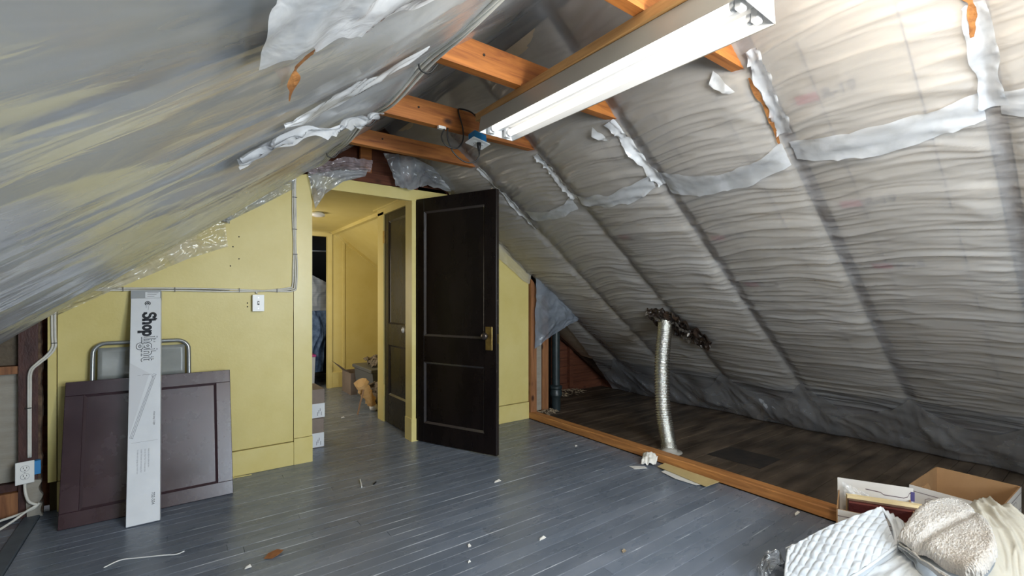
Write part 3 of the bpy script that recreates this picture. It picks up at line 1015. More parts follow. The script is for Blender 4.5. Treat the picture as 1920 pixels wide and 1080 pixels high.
zz = np.linspace(.0, .20, n)
MB().prism([(-.65, 0)] + [(-.60 + .02 * (vn(z * 60, 0, 7) - .3), z) for z in zz] + [(-.66, .21)], 'y', YW - .02, YW + .0).build('plaster_lump', M['greyb'], wl, world=True)

# post and gable framing right of the yellow wall
p = MB().prism([(2.862, .062), (2.940, .062), (2.935, 1.30), (2.905, 1.36), (2.868, 1.40)], 'y', YW - .03, YW + .06).build('corner_stud', M['postw'], wl, world=True)
wpoly('insulating_board', [(2.945, .03), (3.11, .03), (3.11, 1.25), (2.945, 1.35)], YW + .10, YW + .115, M['greyb'])
wpoly('stud', [(3.115, 0), (3.20, 0), (3.20, 1.2), (3.115, 1.25)], YW + .09, YW + .16, M['postw'])
wpoly('dark_panel', [(3.20, 0), (3.42, 0), (3.42, 1.0), (3.20, 1.2)], YW + .30, YW + .32, M['darkroom'])
wpoly('stud', [(3.42, 0), (3.47, 0), (3.47, 1.0), (3.42, 1.05)], YW + .30, YW + .36, M['redb'])
for k in range(9):
    z = k * .108
    xr = min(4.75, RIDGE_X + (RIDGE_Z - z + .1) / SL)
    MB().box((3.47, 4.36 + random.uniform(-.004, .004), z), (xr, 4.385, z + .104)).build('sheathing_board', M['redb'], wl, world=True)
wpoly('stud', [(4.10, 0), (4.16, 0), (4.16, .60), (4.10, .64)], 4.31, 4.36, M['redb'])
MB().box((3.42, YW + .32, 0), (3.44, 4.36, 1.0)).build('side_panel', M['darkroom'], wl, world=True)

# front gable behind the camera with its window
wf = struct_empty('wall_front')
YF = -1.30
MB().prism([(-2.2, 0), (.70, 0), (.70, 2.10), (-2.2, .1)], 'y', YF - .1, YF).build('wall_panel', M['yellow'], wf, world=True)
MB().prism([(1.90, 0), (4.7, 0), (4.7, .2), (1.90, 2.2)], 'y', YF - .1, YF).build('wall_panel', M['yellow'], wf, world=True)
MB().prism([(.70, 0), (1.90, 0), (1.90, .70), (.70, .70)], 'y', YF - .1, YF).build('wall_panel', M['yellow'], wf, world=True)
MB().prism([(.70, 2.0), (1.90, 2.0), (1.90, 2.25), (1.365, 2.7), (.70, 2.2)], 'y', YF - .1, YF).build('wall_panel', M['yellow'], wf, world=True)
w1 = struct_empty('window_1')
for (a, b) in (((.70, YF - .08, .70), (.76, YF - .02, 2.0)), ((1.84, YF - .08, .70), (1.90, YF - .02, 2.0)), ((.76, YF - .08, .70), (1.84, YF - .02, .76)), ((.76, YF - .08, 1.94), (1.84, YF - .02, 2.0)), ((.76, YF - .07, 1.32), (1.84, YF - .03, 1.37))):
    MB().box(a, b).build('window_frame', M['yellow2'], w1, world=True)

# ================================================================== HALL
hall = struct_empty('wall_hall')
# near jamb post and side wall with door_2
wpost = MB().box((1.600, YW - .012, 0), (1.656, YW + .12, 2.024)).build('trim_3', M['yellow2'])
wpost['kind'] = 'structure'
MB().box((1.594, YW - .018, 0), (1.660, YW + .12, .19)).build('plinth_block', M['yellow2'], wpost, world=True)
MB().box((1.655, 4.36, 0), (1.74, 4.53, 2.12)).build('wall_end', M['yellow2'], hall, world=True)
MB().box((1.640, 4.345, 0), (1.70, 4.50, 2.05)).build('door_casing', M['yellow2'], hall, world=True)
MB().box((1.640, 3.69, 2.025), (1.74, 4.52, 2.085)).build('door_header', M['yellow2'], hall, world=True)
MB().box((1.625, 3.69, 2.085), (1.74, 4.60, 2.100)).build('header_cap', M['yellow2'], hall, world=True)
MB().box((1.66, 4.50, 0), (3.0, 4.53, 2.10)).build('wall_panel', M['yellow'], hall, world=True)
# ceiling, slope, end wall
MB().box((.28, YW + .09, 2.10), (1.76, 6.45, 2.12)).build('hall_ceiling', M['yellow'], hall, world=True)
MB().prism([(1.74, 2.10), (3.05, 1.13), (3.05, 1.16), (1.74, 2.13)], 'y', 4.50, 6.45).build('hall_slope', M['yellow'], hall, world=True)
MB().box((1.70, 4.53, 2.062), (1.745, 6.40, 2.10)).build('ceiling_moulding', M['yellow2'], hall, world=True)
MB().prism([(1.74, 2.055), (3.05, 1.085), (3.05, 1.13), (1.74, 2.10)], 'y', 6.375, 6.40).build('slope_moulding', M['yellow2'], hall, world=True)
MB().box((1.675, 6.40, 0), (3.05, 6.44, 2.12)).build('wall_panel', M['yellow'], hall, world=True)
MB().box((.28, 6.40, 2.075), (1.68, 6.44, 2.12)).build('wall_panel', M['yellow'], hall, world=True)
MB().box((.28, 6.40, 0), (.98, 6.44, 2.10)).build('wall_panel', M['yellow'], hall, world=True)
MB().box((1.640, 6.385, 0), (1.700, 6.45, 2.075)).build('door_casing', M['yellow2'], hall, world=True)
MB().box((.98, 6.385, 2.03), (1.64, 6.45, 2.085)).build('door_header', M['yellow2'], hall, world=True)
MB().box((1.84, 6.39, .0), (1.87, 6.40, 2.0)).build('corner_batten', M['yellow2'], hall, world=True)
MB().box((1.702, 6.385, 0), (3.05, 6.40, .205), bev=.002).build('baseboard', M['yellow2'], hall, world=True)
MB().box((.26, YW + .06, 0), (.30, 6.44, 2.12)).build('wall_panel', M['yellow'], hall, world=True)
MB().box((3.0, 4.5, 0), (3.05, 6.44, 1.2)).build('wall_panel', M['yellow'], hall, world=True)
# dark closet beyond the end door
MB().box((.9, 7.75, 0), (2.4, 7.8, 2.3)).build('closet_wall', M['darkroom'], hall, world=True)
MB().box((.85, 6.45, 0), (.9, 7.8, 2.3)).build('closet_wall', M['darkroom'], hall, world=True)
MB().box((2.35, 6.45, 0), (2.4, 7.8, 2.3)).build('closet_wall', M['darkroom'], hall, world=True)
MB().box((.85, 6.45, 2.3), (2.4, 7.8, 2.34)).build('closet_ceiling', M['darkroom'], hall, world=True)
MB().box((.85, 6.45, -.02), (2.4, 7.8, -.001)).build('closet_floor', M['floor'], hall, world=True)


def panel_door(root, w, h, th, panels, faces=(-1, 1)):
    """two-panel door in local x (0..w), y (0..th, front at y=0), z"""
    zs = [0]
    (u0, u1) = panels[0][:2]
    MB().box((0, 0, .008), (u0, th, h), bev=.002).build('door_stile', M['door'], root)
    MB().box((u1, 0, .008), (w, th, h), bev=.002).build('door_stile', M['door'], root)
    edges = [.008] + [z for p in panels for z in p[2:4]] + [h]
    for a, b in zip(edges[0::2], edges[1::2]):
        MB().box((u0, .0005, a), (u1, th - .0005, b)).build('door_rail', M['door'], root)
    for (a, b, z0, z1) in panels:
        MB().box((a - .004, .011, z0 - .004), (b + .004, th - .011, z1 + .004)).build('door_panel', M['door'], root)
        mb = MB()
        q = .016
        for y, yi in ((.0, .011), (th, th - .011)):
            o = [(a, z0), (b, z0), (b, z1), (a, z1)]
            i = [(a + q, z0 + q), (b - q, z0 + q), (b - q, z1 - q), (a + q, z1 - q)]
            sg = -.002 if y == 0 else .002
            mb.add([(x, y + sg, z) for x, z in o] + [(x, yi, z) for x, z in i], [(k, (k + 1) % 4, 4 + (k + 1) % 4, 4 + k) for k in range(4)])
        mb.build('panel_moulding', M['doormould'], root)


# door_1: open door swung into the room; hinge (1.624,3.611) to free edge (1.952,2.868)
ang = math.atan2(2.868 - 3.611, 1.952 - 1.624)
d1 = struct_empty('door_1', (1.630, 3.600, 0), (0, 0, ang))
panel_door(d1, .812, 2.035, .036, [(.103, .702, .165, .675), (.103, .702, .89, 1.925)])
MB().box((.812, .001, .008), (.8135, .035, 2.03)).build('door_edge', M['dooredge'], d1)
MB().box((.716, -.005, .806), (.776, -.0005, .985), bev=.0015).build('brass_plate', M['brass'], d1)['label'] = 'aged brass lock plate'
MB().lathe([(.010, 0), (.010, -.022), (.022, -.030), (.029, -.042), (.028, -.054), (.018, -.063), (.004, -.066)], (.735, -.002, .915), 'y', 20).build('door_knob', M['knob'], d1, smooth=True)
MB().box((.8135, .012, .86), (.8155, .026, .93)).build('latch_plate', M['brass'], d1)
MB().lathe([(.010, 0), (.010, .022), (.022, .030), (.029, .042), (.028, .054), (.018, .063), (.004, .066)], (.735, .038, .915), 'y', 20).build('door_knob', M['knob'], d1, smooth=True)

# door_2: closed door in the hall's side wall, plane x = 1.655
d2 = struct_empty('door_2', (1.652, 4.340, 0), (0, 0, -PI / 2))
panel_door(d2, .64, 2.02, .035, [(.098, .545, .28, .76), (.098, .545, .96, 1.945)])
MB().lathe([(.004, 0), (.016, -.002), (.019, -.004), (.012, -.008), (.004, -.009)], (.525, -.001, .965), 'y', 16).build('rose_plate', M['brass'], d2, smooth=True)
MB().lathe([(.008, 0), (.008, -.022), (.020, -.030), (.026, -.042), (.025, -.052), (.004, -.062)], (.555, -.001, .925), 'y', 18).build('door_knob', M['glassk'], d2, smooth=True)
MB().lathe([(.004, 0), (.024, -.002), (.026, -.006), (.004, -.007)], (.585, -.001, .945), 'y', 16).build('rose_plate', M['brass'], d2, smooth=True)
MB().box((.563, -.006, .815), (.603, -.001, .93), bev=.002).build('brass_plate', M['brass'], d2)
MB().box((-.018, -.013, 1.74), (.012, -.002, 1.86)).build('hinge', M['brass'], d2)
MB().box((-.018, -.013, .25), (.012, -.002, .36)).build('hinge', M['yellow2'], d2)

# ================================================================== COLLAR TIES
for k, (y, z0, x0, x1, h, lab) in enumerate((
        (2.985, 2.200, .78, 1.91, .105, 'orange timber tie crossing closest to the open dark door'),
        (2.330, 2.168, .74, 1.95, .125, 'knotty orange timber tie with the blue and white outlet box'),
        (1.655, 2.158, .70, 1.98, .125, 'orange timber tie crossing above the middle of the fluorescent fixture'),
        (.985, 2.158, .70, 1.98, .125, 'orange timber tie crossing over the brightest end of the fluorescent fixture'))):
    def cl(z): return RIDGE_X - (RIDGE_Z - z) / SL + .01, RIDGE_X + (RIDGE_Z - z) / SL - .01
    za, zb = z0, z0 + h
    a, b = cl(za), cl(zb)
    o = MB().prism([(a[0], za), (a[1], za), (b[1], zb), (b[0], zb)], 'y', y - .022, y + .022).build('collar_tie', M['tie'])
    tag(o, lab, 'beam', 'collar ties under the ridge')
    MB().lathe([(.006, 0), (.006, -.003)], (a[0] + .25, y - .022, z0 + h * .6), 'y', 8).build('nail_hole', M['nail'], o, world=True)

# ================================================================== SHOP LIGHT
mb = MB().box((1.252, .50, 2.119), (1.40, 2.02, 2.157), bev=.002).build('mounting_board', M['board_y'])
tag(mb, 'brown wooden board fixed under the ties above the white fluorescent fixture', 'board')
lt = thing('fluorescent_fixture', 'white twin-tube fluorescent fixture hung on a wooden board under the ties', 'light', (1.353, 1.30, 2.05), (0, 0, math.radians(1.3)))
L2 = .655
MB().prism([(-.055, .040), (.055, .040), (.062, .066), (-.062, .066)], 'y', -L2, L2).build('housing', M['housing'], lt)
# reflector: bent sheet, thin profile
prof = [(-.104, -.012), (-.086, .028), (-.050, .034), (-.022, .020), (.022, .020), (.050, .034), (.086, .028), (.104, -.012)]
up = [(x, z + .004) for x, z in prof]
MB().prism(prof + up[::-1], 'y', -L2, L2).build('reflector', M['whitep'], lt)
MB().prism([(-.105, -.013), (-.109, -.013), (-.096, .066), (-.058, .068), (-.050, .040), (-.087, .030)], 'y', -L2, L2).build('reflector_side', M['housing'], lt)
MB().prism([(.105, -.013), (.109, -.013), (.096, .066), (.058, .068), (.050, .040), (.087, .030)], 'y', -L2, L2).build('reflector_side', M['housing'], lt)
for sx in (-.050, .050):
    tb = MB().tube([(sx, -.60, .004), (sx, .60, .004)], .0165, 16).build('tube', M['tube'], lt, smooth=True, angle=.9)
    for sy in (-1, 1):
        MB().tube([(sx, sy * .600, .004), (sx, sy * .613, .004)], .017, 16).build('tube_cap', M['whitep'], tb, world=False)
for sy in (-1, 1):
    for sx in (-.050, .050):
        MB().box((sx - .017, sy * .625 - .011, -.016), (sx + .017, sy * .625 + .011, .034), bev=.003).build('lamp_socket', M['whitep'], lt)
    MB().prism([(-.104, -.012), (.104, -.012), (.086, .035), (-.086, .035)], 'y', sy * L2 - .002, sy * L2 + .002).build('end_plate', M['whitep'], lt)

# outlet box on the second tie, with cord
ob = thing('ceiling_outlet', 'white-covered blue outlet box hanging from the tie near the dark door', 'outlet', (1.415, 2.255, 2.098), (math.radians(-12), math.radians(6), math.radians(8)))
MB().box((-.045, -.030, .008), (.045, .030, .060), bev=.003).build('outlet_box', M['blue'], ob)
MB().box((-.064, -.040, 0), (.064, .040, .007), bev=.003).build('cover_plate', M['white'], ob)
for sx in (-.026, .026):
    rc = MB().lathe([(.004, 0), (.017, 0), (.017, -.002), (.004, -.0025)], (sx, 0, 0), 'z', 16).build('receptacle', M['white'], ob)
    for dy in (-.006, .006):
        MB().box((sx - .001, dy - .004, -.0032), (sx + .001, dy + .004, -.002)).build('slot', M['slot'], rc)
cord = thing('power_cord', 'black power cord looping from the fixture to the ceiling outlet', 'cord', (1.42, 2.25, 2.0))
pts = spl([(1.41, 2.235, 2.055), (1.408, 2.23, 2.02), (1.385, 2.25, 1.985), (1.33, 2.27, 1.985), (1.265, 2.28, 2.03), (1.235, 2.285, 2.10), (1.235, 2.285, 2.16)], 40)
MB().tube(pts, .0042, 8).build('cord', M['black'], cord, world=True, smooth=True)
pts = spl([(1.215, 2.288, 2.15), (1.195, 2.285, 2.10), (1.22, 2.275, 2.055), (1.28, 2.27, 2.05), (1.325, 2.275, 2.10), (1.335, 2.290, 2.18), (1.31, 2.296, 2.27), (1.33, 2.31, 2.298), (1.37, 2.24, 2.26), (1.385, 2.12, 2.14), (1.375, 1.99, 2.10)], 60)
MB().tube(pts, .0042, 8).build('cord', M['black'], cord, world=True, smooth=True)
MB().tube([(1.41, 2.235, 2.097), (1.41, 2.235, 2.075), (1.41, 2.235, 2.050)], [.013, .012, .006], 10).build('plug', M['black'], cord, world=True, smooth=True)
sw = MB().box((1.18, 2.288, 2.150), (1.225, 2.308, 2.165)).build('cable_clip', M['white'])
tag(sw, 'small white clip on the knotty tie beside the black cord', 'clip')

# ================================================================== CABLES
cb = thing('electrical_cable', 'bundle of grey electric cables running along the left ends of the ties', 'cable', (.76, 2.2, 2.1))
for k, (dx, dz, m) in enumerate(((0, 0, 'cable'), (.014, -.004, 'cable'), (.026, .008, 'cabled'), (.036, -.002, 'cable'))):
    pts = [(.80 + dx, -.2, 2.085 + dz), (.79 + dx, .35, 2.105 + dz), (.785 + dx, .95, 2.105 + dz + .01 * k), (.775 + dx - .006 * k, 1.3, 2.098 + dz), (.765 + dx, 1.63, 2.112 + dz),
           (.758 + dx + .006 * (k % 2), 1.98, 2.085 + dz), (.755 + dx, 2.30, 2.108 + dz), (.77 + dx * .7, 2.65, 2.09 + dz), (.79 + dx * .6, 2.98, 2.125 + dz), (.80 + dx * .5, 3.35, 2.130 + dz), (.715 + dx * .3, 3.545, 2.12 + dz)]
    MB().tube(spl(pts, 110), .0062, 8).build('cable', M[m], cb, world=True, smooth=True)
for y in (.99, 1.66, 2.335, 2.99):
    MB().tube(spl([(.755, y - .03, 2.135), (.76, y - .03, 2.085), (.80, y - .028, 2.082), (.835, y - .03, 2.125)], 14), .004, 6).build('staple', M['black'], cb, world=True)
cw = thing('stapled_cable', 'pair of grey cables stapled down the yellow corner post to the switch', 'cable', (.68, 3.58, 1.3))
for k, pts in enumerate((
        [(.688, 3.58, 2.13), (.684, 3.588, 2.0), (.683, 3.590, 1.8), (.690, 3.590, 1.6), (.686, 3.590, 1.42), (.682, 3.590, 1.30), (.66, 3.590, 1.278), (.56, 3.590, 1.262), (.46, 3.588, 1.250), (.455, 3.586, 1.235)],
        [(.702, 3.57, 2.13), (.700, 3.586, 2.0), (.704, 3.590, 1.8), (.702, 3.590, 1.6), (.712, 3.590, 1.45), (.708, 3.590, 1.30), (.690, 3.590, 1.258), (.60, 3.590, 1.252), (.30, 3.590, 1.262), (.0, 3.590, 1.266), (-.30, 3.590, 1.262), (-.50, 3.590, 1.262)],
        [(.695, 3.57, 2.13), (.693, 3.582, 2.0), (.694, 3.582, 1.75), (.696, 3.582, 1.5), (.696, 3.584, 1.30), (.67, 3.584, 1.268), (.55, 3.586, 1.256), (.30, 3.584, 1.248), (.0, 3.584, 1.252), (-.3, 3.584, 1.25), (-.50, 3.584, 1.248)])):
    MB().tube(spl(pts, 80), .0055, 8).build('cable', M['cable'], cw, world=True, smooth=True)
for (x, z) in ((.694, 1.93), (.694, 1.70), (.698, 1.52)):
    MB().box((x - .014, 3.576, z - .002), (x + .016, 3.581, z + .002)).build('staple', M['black'], cw, world=True)
for x in (-.25, .0, .35, .58):
    MB().box((x - .002, 3.577, 1.242), (x + .002, 3.581, 1.272)).build('staple', M['cabled'], cw, world=True)
cl_ = thing('stud_cable', 'grey cable bending down the maroon stud to the outlet by the yellow wall', 'cable', (-.6, 3.58, .3))
for dx, dy in ((0, 0), (.013, -.003)):
    MB().tube(spl([(-.535 + dx, 3.583 + dy, 1.25), (-.552 + dx, 3.584 + dy, 1.15), (-.553 + dx, 3.585 + dy, 1.0), (-.552 + dx, 3.584 + dy, .93), (-.575 + dx, 3.582 + dy, .885), (-.612 + dx, 3.580 + dy, .845), (-.640 + dx * .6, 3.580 + dy, .80), (-.645 + dx * .6, 3.585, .70), (-.645 + dx * .5, 3.588, .5), (-.645 + dx * .5, 3.588, .33)], 60), .0058, 8).build('cable', M['cable'], cl_, world=True, smooth=True)
for z in (.60, .95):
    MB().box((-.655 + (.1 if z > .8 else 0), 3.574, z), (-.632 + (.1 if z > .8 else 0), 3.580, z + .004)).build('staple', M['black'], cl_, world=True)
cf = thing('floor_cable', 'loose grey cables trailing from the outlet over the dark eave floor', 'cable', (-.68, 3.5, 0))
MB().tube(spl([(-.655, 3.56, .205), (-.650, 3.55, .15), (-.635, 3.545, .10), (-.60, 3.54, .075)], 24), .007, 8).build('cable', M['cable'], cf, world=True, smooth=True)
MB().tube(spl([(-.60, 3.54, .078), (-.64, 3.52, .06), (-.69, 3.48, .03), (-.75, 3.42, .012), (-.86, 3.36, .008), (-1.0, 3.30, .008)], 40), .0065, 8).build('cable', M['cable'], cf, world=True, smooth=True)
MB().tube(spl([(-.595, 3.54, .085), (-.62, 3.535, .062), (-.68, 3.53, .045), (-.76, 3.52, .03), (-.86, 3.49, .008), (-1.0, 3.46, .008)], 40), .0065, 8).build('cable', M['cable'], cf, world=True, smooth=True)

# wall switch
ls = thing('light_switch', 'white light switch on the yellow wall under the grey cables', 'switch', (.462, YW, 1.17))
MB().box((-.030, -.030, -.050), (.030, 0, .050)).build('switch_box', M['white'], ls)
MB().box((-.036, -.036, -.057), (.036, -.030, .057), bev=.002).build('cover_plate', M['white'], ls)
MB().box((-.006, -.0375, -.013), (.006, -.036, .013)).build('toggle_slot', M['slot'], ls)
MB().box((-.004, -.047, -.004), (.004, -.036, .008)).build('toggle', M['white'], ls)
for z in (-.037, .037):
    MB().lathe([(.003, 0), (.003, -.0012)], (0, -.036, z), 'y', 8).build('screw', M['steelf'], ls)

# wall outlet
wo = thing('wall_outlet', 'white duplex outlet with a blue box on the maroon stud', 'outlet', (-.652, YW - .055, .262), (0, 0, math.radians(14)))
MB().box((.0, .008, -.025), (.062, .040, .050), bev=.002).build('outlet_box', M['blue'], wo)
MB().box((-.030, .0, -.045), (.030, .045, .045)).build('box_body', M['slot'], wo)
MB().box((-.036, -.006, -.060), (.036, 0, .060), bev=.002).build('cover_plate', M['white'], wo)
for z in (-.020, .022):
    rc = MB().lathe([(.004, 0), (.0165, 0), (.0155, -.002), (.004, -.0025)], (0, -.006, z), 'y', 18).build('receptacle', M['white'], wo)
    rg = MB().lathe([(.0162, 0), (.0176, 0), (.0176, -.0008), (.0162, -.0008)], (0, -.006, z), 'y', 18).build('receptacle_rim', M['printg'], wo)
    for dx in (-.0062, .0062):
        MB().box((dx - .0012, -.0092, z + .001), (dx + .0012, -.0084, z + .009)).build('slot', M['slot'], rc)
    MB().box((-.002, -.0092, z - .010), (.002, -.0084, z - .005)).build('slot', M['slot'], rc)
MB().lathe([(.0025, 0), (.0025, -.001)], (0, -.006, .001), 'y', 8).build('screw', M['steelf'], wo)

# ================================================================== MAROON BOARD
TB = -math.atan2(.217, .733)
bd = thing('panel_board', 'maroon painted framed panel leaning on the yellow wall', 'panel', (-.099, 3.283, .004), (TB, 0, 0))
bw, bh, bt, fr = .388, .764, .030, .078
for (a, b) in (((-bw, 0, 0), (bw, bt, fr)), ((-bw, 0, bh - fr), (bw, bt, bh))):
    MB().box(a, b, bev=.002).build('frame_rail', M['maroon'], bd)
for (a, b) in (((-bw, -.0004, fr), (-bw + fr, bt, bh - fr)), ((bw - fr, -.0004, fr), (bw, bt, bh - fr))):
    MB().box(a, b, bev=.002).build('frame_stile', M['maroon'], bd)
MB().box((-bw + fr - .002, .006, fr - .002), (bw - fr + .002, bt - .004, bh - fr + .002)).build('centre_panel', M['maroon'], bd)
mb_ = MB()
o4 = [(-bw + fr, fr), (bw - fr, fr), (bw - fr, bh - fr), (-bw + fr, bh - fr)]
q = .012
i4 = [(-bw + fr + q, fr + q), (bw - fr - q, fr + q), (bw - fr - q, bh - fr - q), (-bw + fr + q, bh - fr - q)]
mb_.add([(x, -.0015, z) for x, z in o4] + [(x, .0055, z) for x, z in i4], [(k, (k + 1) % 4, 4 + (k + 1) % 4, 4 + k) for k in range(4)])
mb_.build('moulding', M['maroonw2'], bd)

# ================================================================== LIGHT BOX CARTON
cr = thing('light_carton', 'tall narrow white cardboard box with black lettering leaning on the maroon panel', 'box',
           (-.136, 3.108, .008), (-math.atan2(.44, 1.249), math.radians(-1.6), math.radians(-4)))
cw_, chh, cd = .071, 1.318, .046
MB().box((-cw_, 0, 0), (cw_, cd, chh), bev=.0015).build('carton', M['carton'], cr)
MB().box((-cw_ - .0008, -.0012, chh - .052), (cw_ + .0008, cd, chh + .001)).build('packing_tape', M['tape'], cr)
MB().box((-.004, -.0020, chh - .050), (cw_ - .004, -.0012, chh - .012)).build('shipping_label', M['carton'], cr)


def fx(pts_faces, z_top, name, m, parent=cr, dy=-.0012):
    """art given in (along, across): along runs down the carton from z_top, across runs to the left"""
    v, f = pts_faces
    return MB().add([(b, dy, z_top - a) for a, b in v], f).build(name, m, parent)


def stroke(paths, w):
    """list of polylines -> ribbon quads with mitred joints"""
    V, F = [], []
    for p in paths:
        p = [Vector((a, b)) for a, b in p]
        n = len(p)
        base = len(V)
        closed = (p[0] - p[-1]).length < 1e-6
        for i in range(n):
            a = p[i - 1] if i > 0 else (p[-2] if closed else p[0])
            b = p[i + 1] if i < n - 1 else (p[1] if closed else p[-1])
            t = (b - a)
            t = t.normalized() if t.length else Vector((1, 0))
            nn = Vector((-t.y, t.x)) * (w / 2)
            V += [tuple(p[i] + nn), tuple(p[i] - nn)]
        F += [(base + 2 * i, base + 2 * i + 1, base + 2 * i + 3, base + 2 * i + 2) for i in range(n - 1)]
    return V, F


def arc(cx, cy, rx, ry, a0, a1, n=14):
    return [(cx + rx * math.cos(math.radians(a0 + (a1 - a0) * k / n)), cy + ry * math.sin(math.radians(a0 + (a1 - a0) * k / n))) for k in range(n + 1)]


# letters in a cell: x to the right, y up, x-height .60, ascender 1.0, slab serifs; stems doubled by width
def slab(x, y, w=.26): return [(x - w / 2, y), (x + w / 2, y)]


LET = {
    'S': ([arc(.30, .74, .22, .21, 30, 270), arc(.30, .27, .24, .26, 90, -150), [(.50, .98), (.50, .72)], [(.06, .30), (.06, .02)]], .62),
    'h': ([[(.12, 1.0), (.12, 0)], arc(.30, .38, .18, .20, 180, 0)[2:] + [(.48, 0)], slab(.12, .03), slab(.48, .03), [(-.02, .98), (.12, .98)]], .66),
    'o': ([arc(.27, .30, .20, .28, 0, 360, 22)], .56),
    'p': ([[(.12, .60), (.12, -.34)], arc(.30, .30, .19, .27, 150, -150, 20), slab(.12, -.32), [(-.02, .57), (.12, .57)]], .58),
    'l': ([[(.12, 1.0), (.12, 0)], slab(.12, .03), [(-.02, .98), (.12, .98)]], .28),
    'i': ([[(.12, .60), (.12, 0)], slab(.12, .03), [(-.02, .57), (.12, .57)], [(.12, .80), (.12, .94)]], .28),
    'g': ([arc(.24, .40, .16, .18, 0, 360, 18), [(.36, .54), (.50, .60)], [(.14, .24), (.10, .12), (.20, .06), (.38, .02)], arc(.26, -.18, .22, .17, 40, 400, 20)], .54),
    't': ([[(.16, .86), (.16, .14)] + arc(.28, .14, .12, .12, 180, 320, 8), [(.0, .58), (.36, .58)]], .42),
}


def word(wd, x0, size, cond, w):
    V, F, x = [], [], x0
    out = []
    for ch in wd:
        ps, adv = LET[ch]
        v, f = stroke([[(px * cond, py) for px, py in p] for p in ps], w / size)
        v = [(x + a * size, b * size) for a, b in v]
        base = len(V)
        V += v
        F += [tuple(i + base for i in q) for q in f]
        x += adv * size * cond
    return (V, F), x


sz = .060
(wv, wf_), xe_ = word('Shop', .0, sz, 1.0, .0135)
fx(([(a, b - .012) for a, b in wv], wf_), 1.175, 'lettering', M['print'])
(lv, lf), xe2 = word('light', xe_ + .004, sz * 1.05, 1.08, .0150)
fx(([(a, b - .014) for a, b in lv], lf), 1.175, 'lettering', M['print'])
(lv, lf), _ = word('light', xe_ + .004, sz * 1.05, 1.08, .0088)
fx(([(a, b - .014) for a, b in lv], lf), 1.175, 'lettering_fill', M['carton'], dy=-.0018)
# round emblem and two small words
v, f = stroke([arc(.0, .0, .0125, .012, 40, 320, 18), arc(.0, .0, .0055, .005, 30, 330, 12), [(.0, .0), (.006, .0)]], .0045)
fx(([(a + .012, b + .008) for a, b in v], f), 1.245, 'emblem', M['print'])


def ctext(txt, size, z_top, across, m, sx=1.0):
    v, f = text_mesh(txt, size)
    fx(([(a * sx, b + across) for a, b, _ in v], f), z_top, 'printed_text', m)


ctext('Commercial', .0085, 1.222, .010, M['printg'], .75)
ctext('Electric', .0085, 1.222, -.001, M['printg'], .75)
ctext('732-504', .020, .150, .035, M['print'], .95)
ctext('4-foot long / 2-light', .0115, .585, .040, M['print'], .85)
for k, tx in enumerate(('Instant-on electronic ballast operates', 'Uses two 4 foot T8 or T12 fluorescent tubes', 'Includes 5 foot power cord and hanging chain', 'For indoor use in a garage, shop or work room')):
    ctext(tx, .0100, .385, .018 - .016 * k, M['printg'], .66)
for k in range(3):
    MB().box((.006, -.0026, chh - .020 - k * .011), (.060 - .01 * k, -.0021, chh - .016 - k * .011)).build('label_line', M['printg'], cr)
# line drawing of the fixture: long sloping outline
z0_, z1_ = .79, .44
paths = [[(0, -.048), (.34, .050)], [(.004, -.036), (.335, .062)], [(.002, -.042), (.337, .056)], [(-.004, -.052), (.004, -.034)], [(.342, .048), (.335, .064)], [(-.004, -.052), (-.012, -.040), (.0, -.030), (.012, -.036)], [(-.010, -.030), (-.008, -.012), (-.012, .004), (-.008, .012)], [(-.008, .020), (-.008, .034)]]
paths = [[(a_, -b_) for a_, b_ in q_] for q_ in paths]
fx(stroke(paths, .0022), z0_, 'line_drawing', M['printg'])
fx(stroke([[(.0, .06), (.0, -.055)]], .0012), .425, 'divider_line', M['printg'])
fx(([(0, -.068), (-.09, -.068), (-.02, .02), (.32, -.066)], [(0, 1, 2, 3)]), .785, 'tinted_wedge', mk('pale grey tint', (.61, .62, .65), rough=.6), dy=-.0007)

# ================================================================== FOLDING CHAIR
ch = thing('folding_chair', 'grey steel folding chair leaning on the yellow wall behind the maroon panel', 'chair', (-.155, 3.46, .0), (-math.atan2(.10, .95), 0, 0))
r_ = .0115
fp = [(-.228, .0, .012), (-.228, .0, .5), (-.226, .0, .86)] + [(-.226 + .06 * (1 - math.cos(a)), .0, .885 + .06 * math.sin(a)) for a in np.linspace(.2, PI / 2, 6)] + \
     [(.226 - .06 * (1 - math.cos(a)), .0, .885 + .06 * math.sin(a)) for a in np.linspace(PI / 2, .2, 6)] + [(.226, .0, .86), (.228, .0, .5), (.228, .0, .012)]
MB().tube(fp, r_, 10).build('frame_tube', M['steelf'], ch, smooth=True)
P = loft([(-.205, .004, .918), (.205, .004, .918)], [(-.205, .004, .735), (.205, .004, .735)], 20, 8, nrm=(0, 1, 0), bulge=.014)
bo = grid_obj('backrest', P, M['steel'], ch, thick=.004, world=False)
MB().box((-.19, .020, .20), (.19, .036, .60), bev=.006).build('seat', M['steel'], ch)
for sx in (-1, 1):
    MB().tube([(sx * .205, .045, .012), (sx * .205, .030, .62)], r_, 8).build('leg', M['steelf'], ch, smooth=True)
MB().tube([(-.205, .044, .10), (.205, .044, .10)], .008, 8).build('crossbar', M['steelf'], ch)
MB().tube([(-.228, 0, .16), (.228, 0, .16)], .008, 8).build('crossbar', M['steelf'], ch)

# ================================================================== FILM PIECES AROUND THE GABLE
def film_thing(name, P, m, label):
    return tag(grid_obj(name, P, m), label, 'plastic sheet')


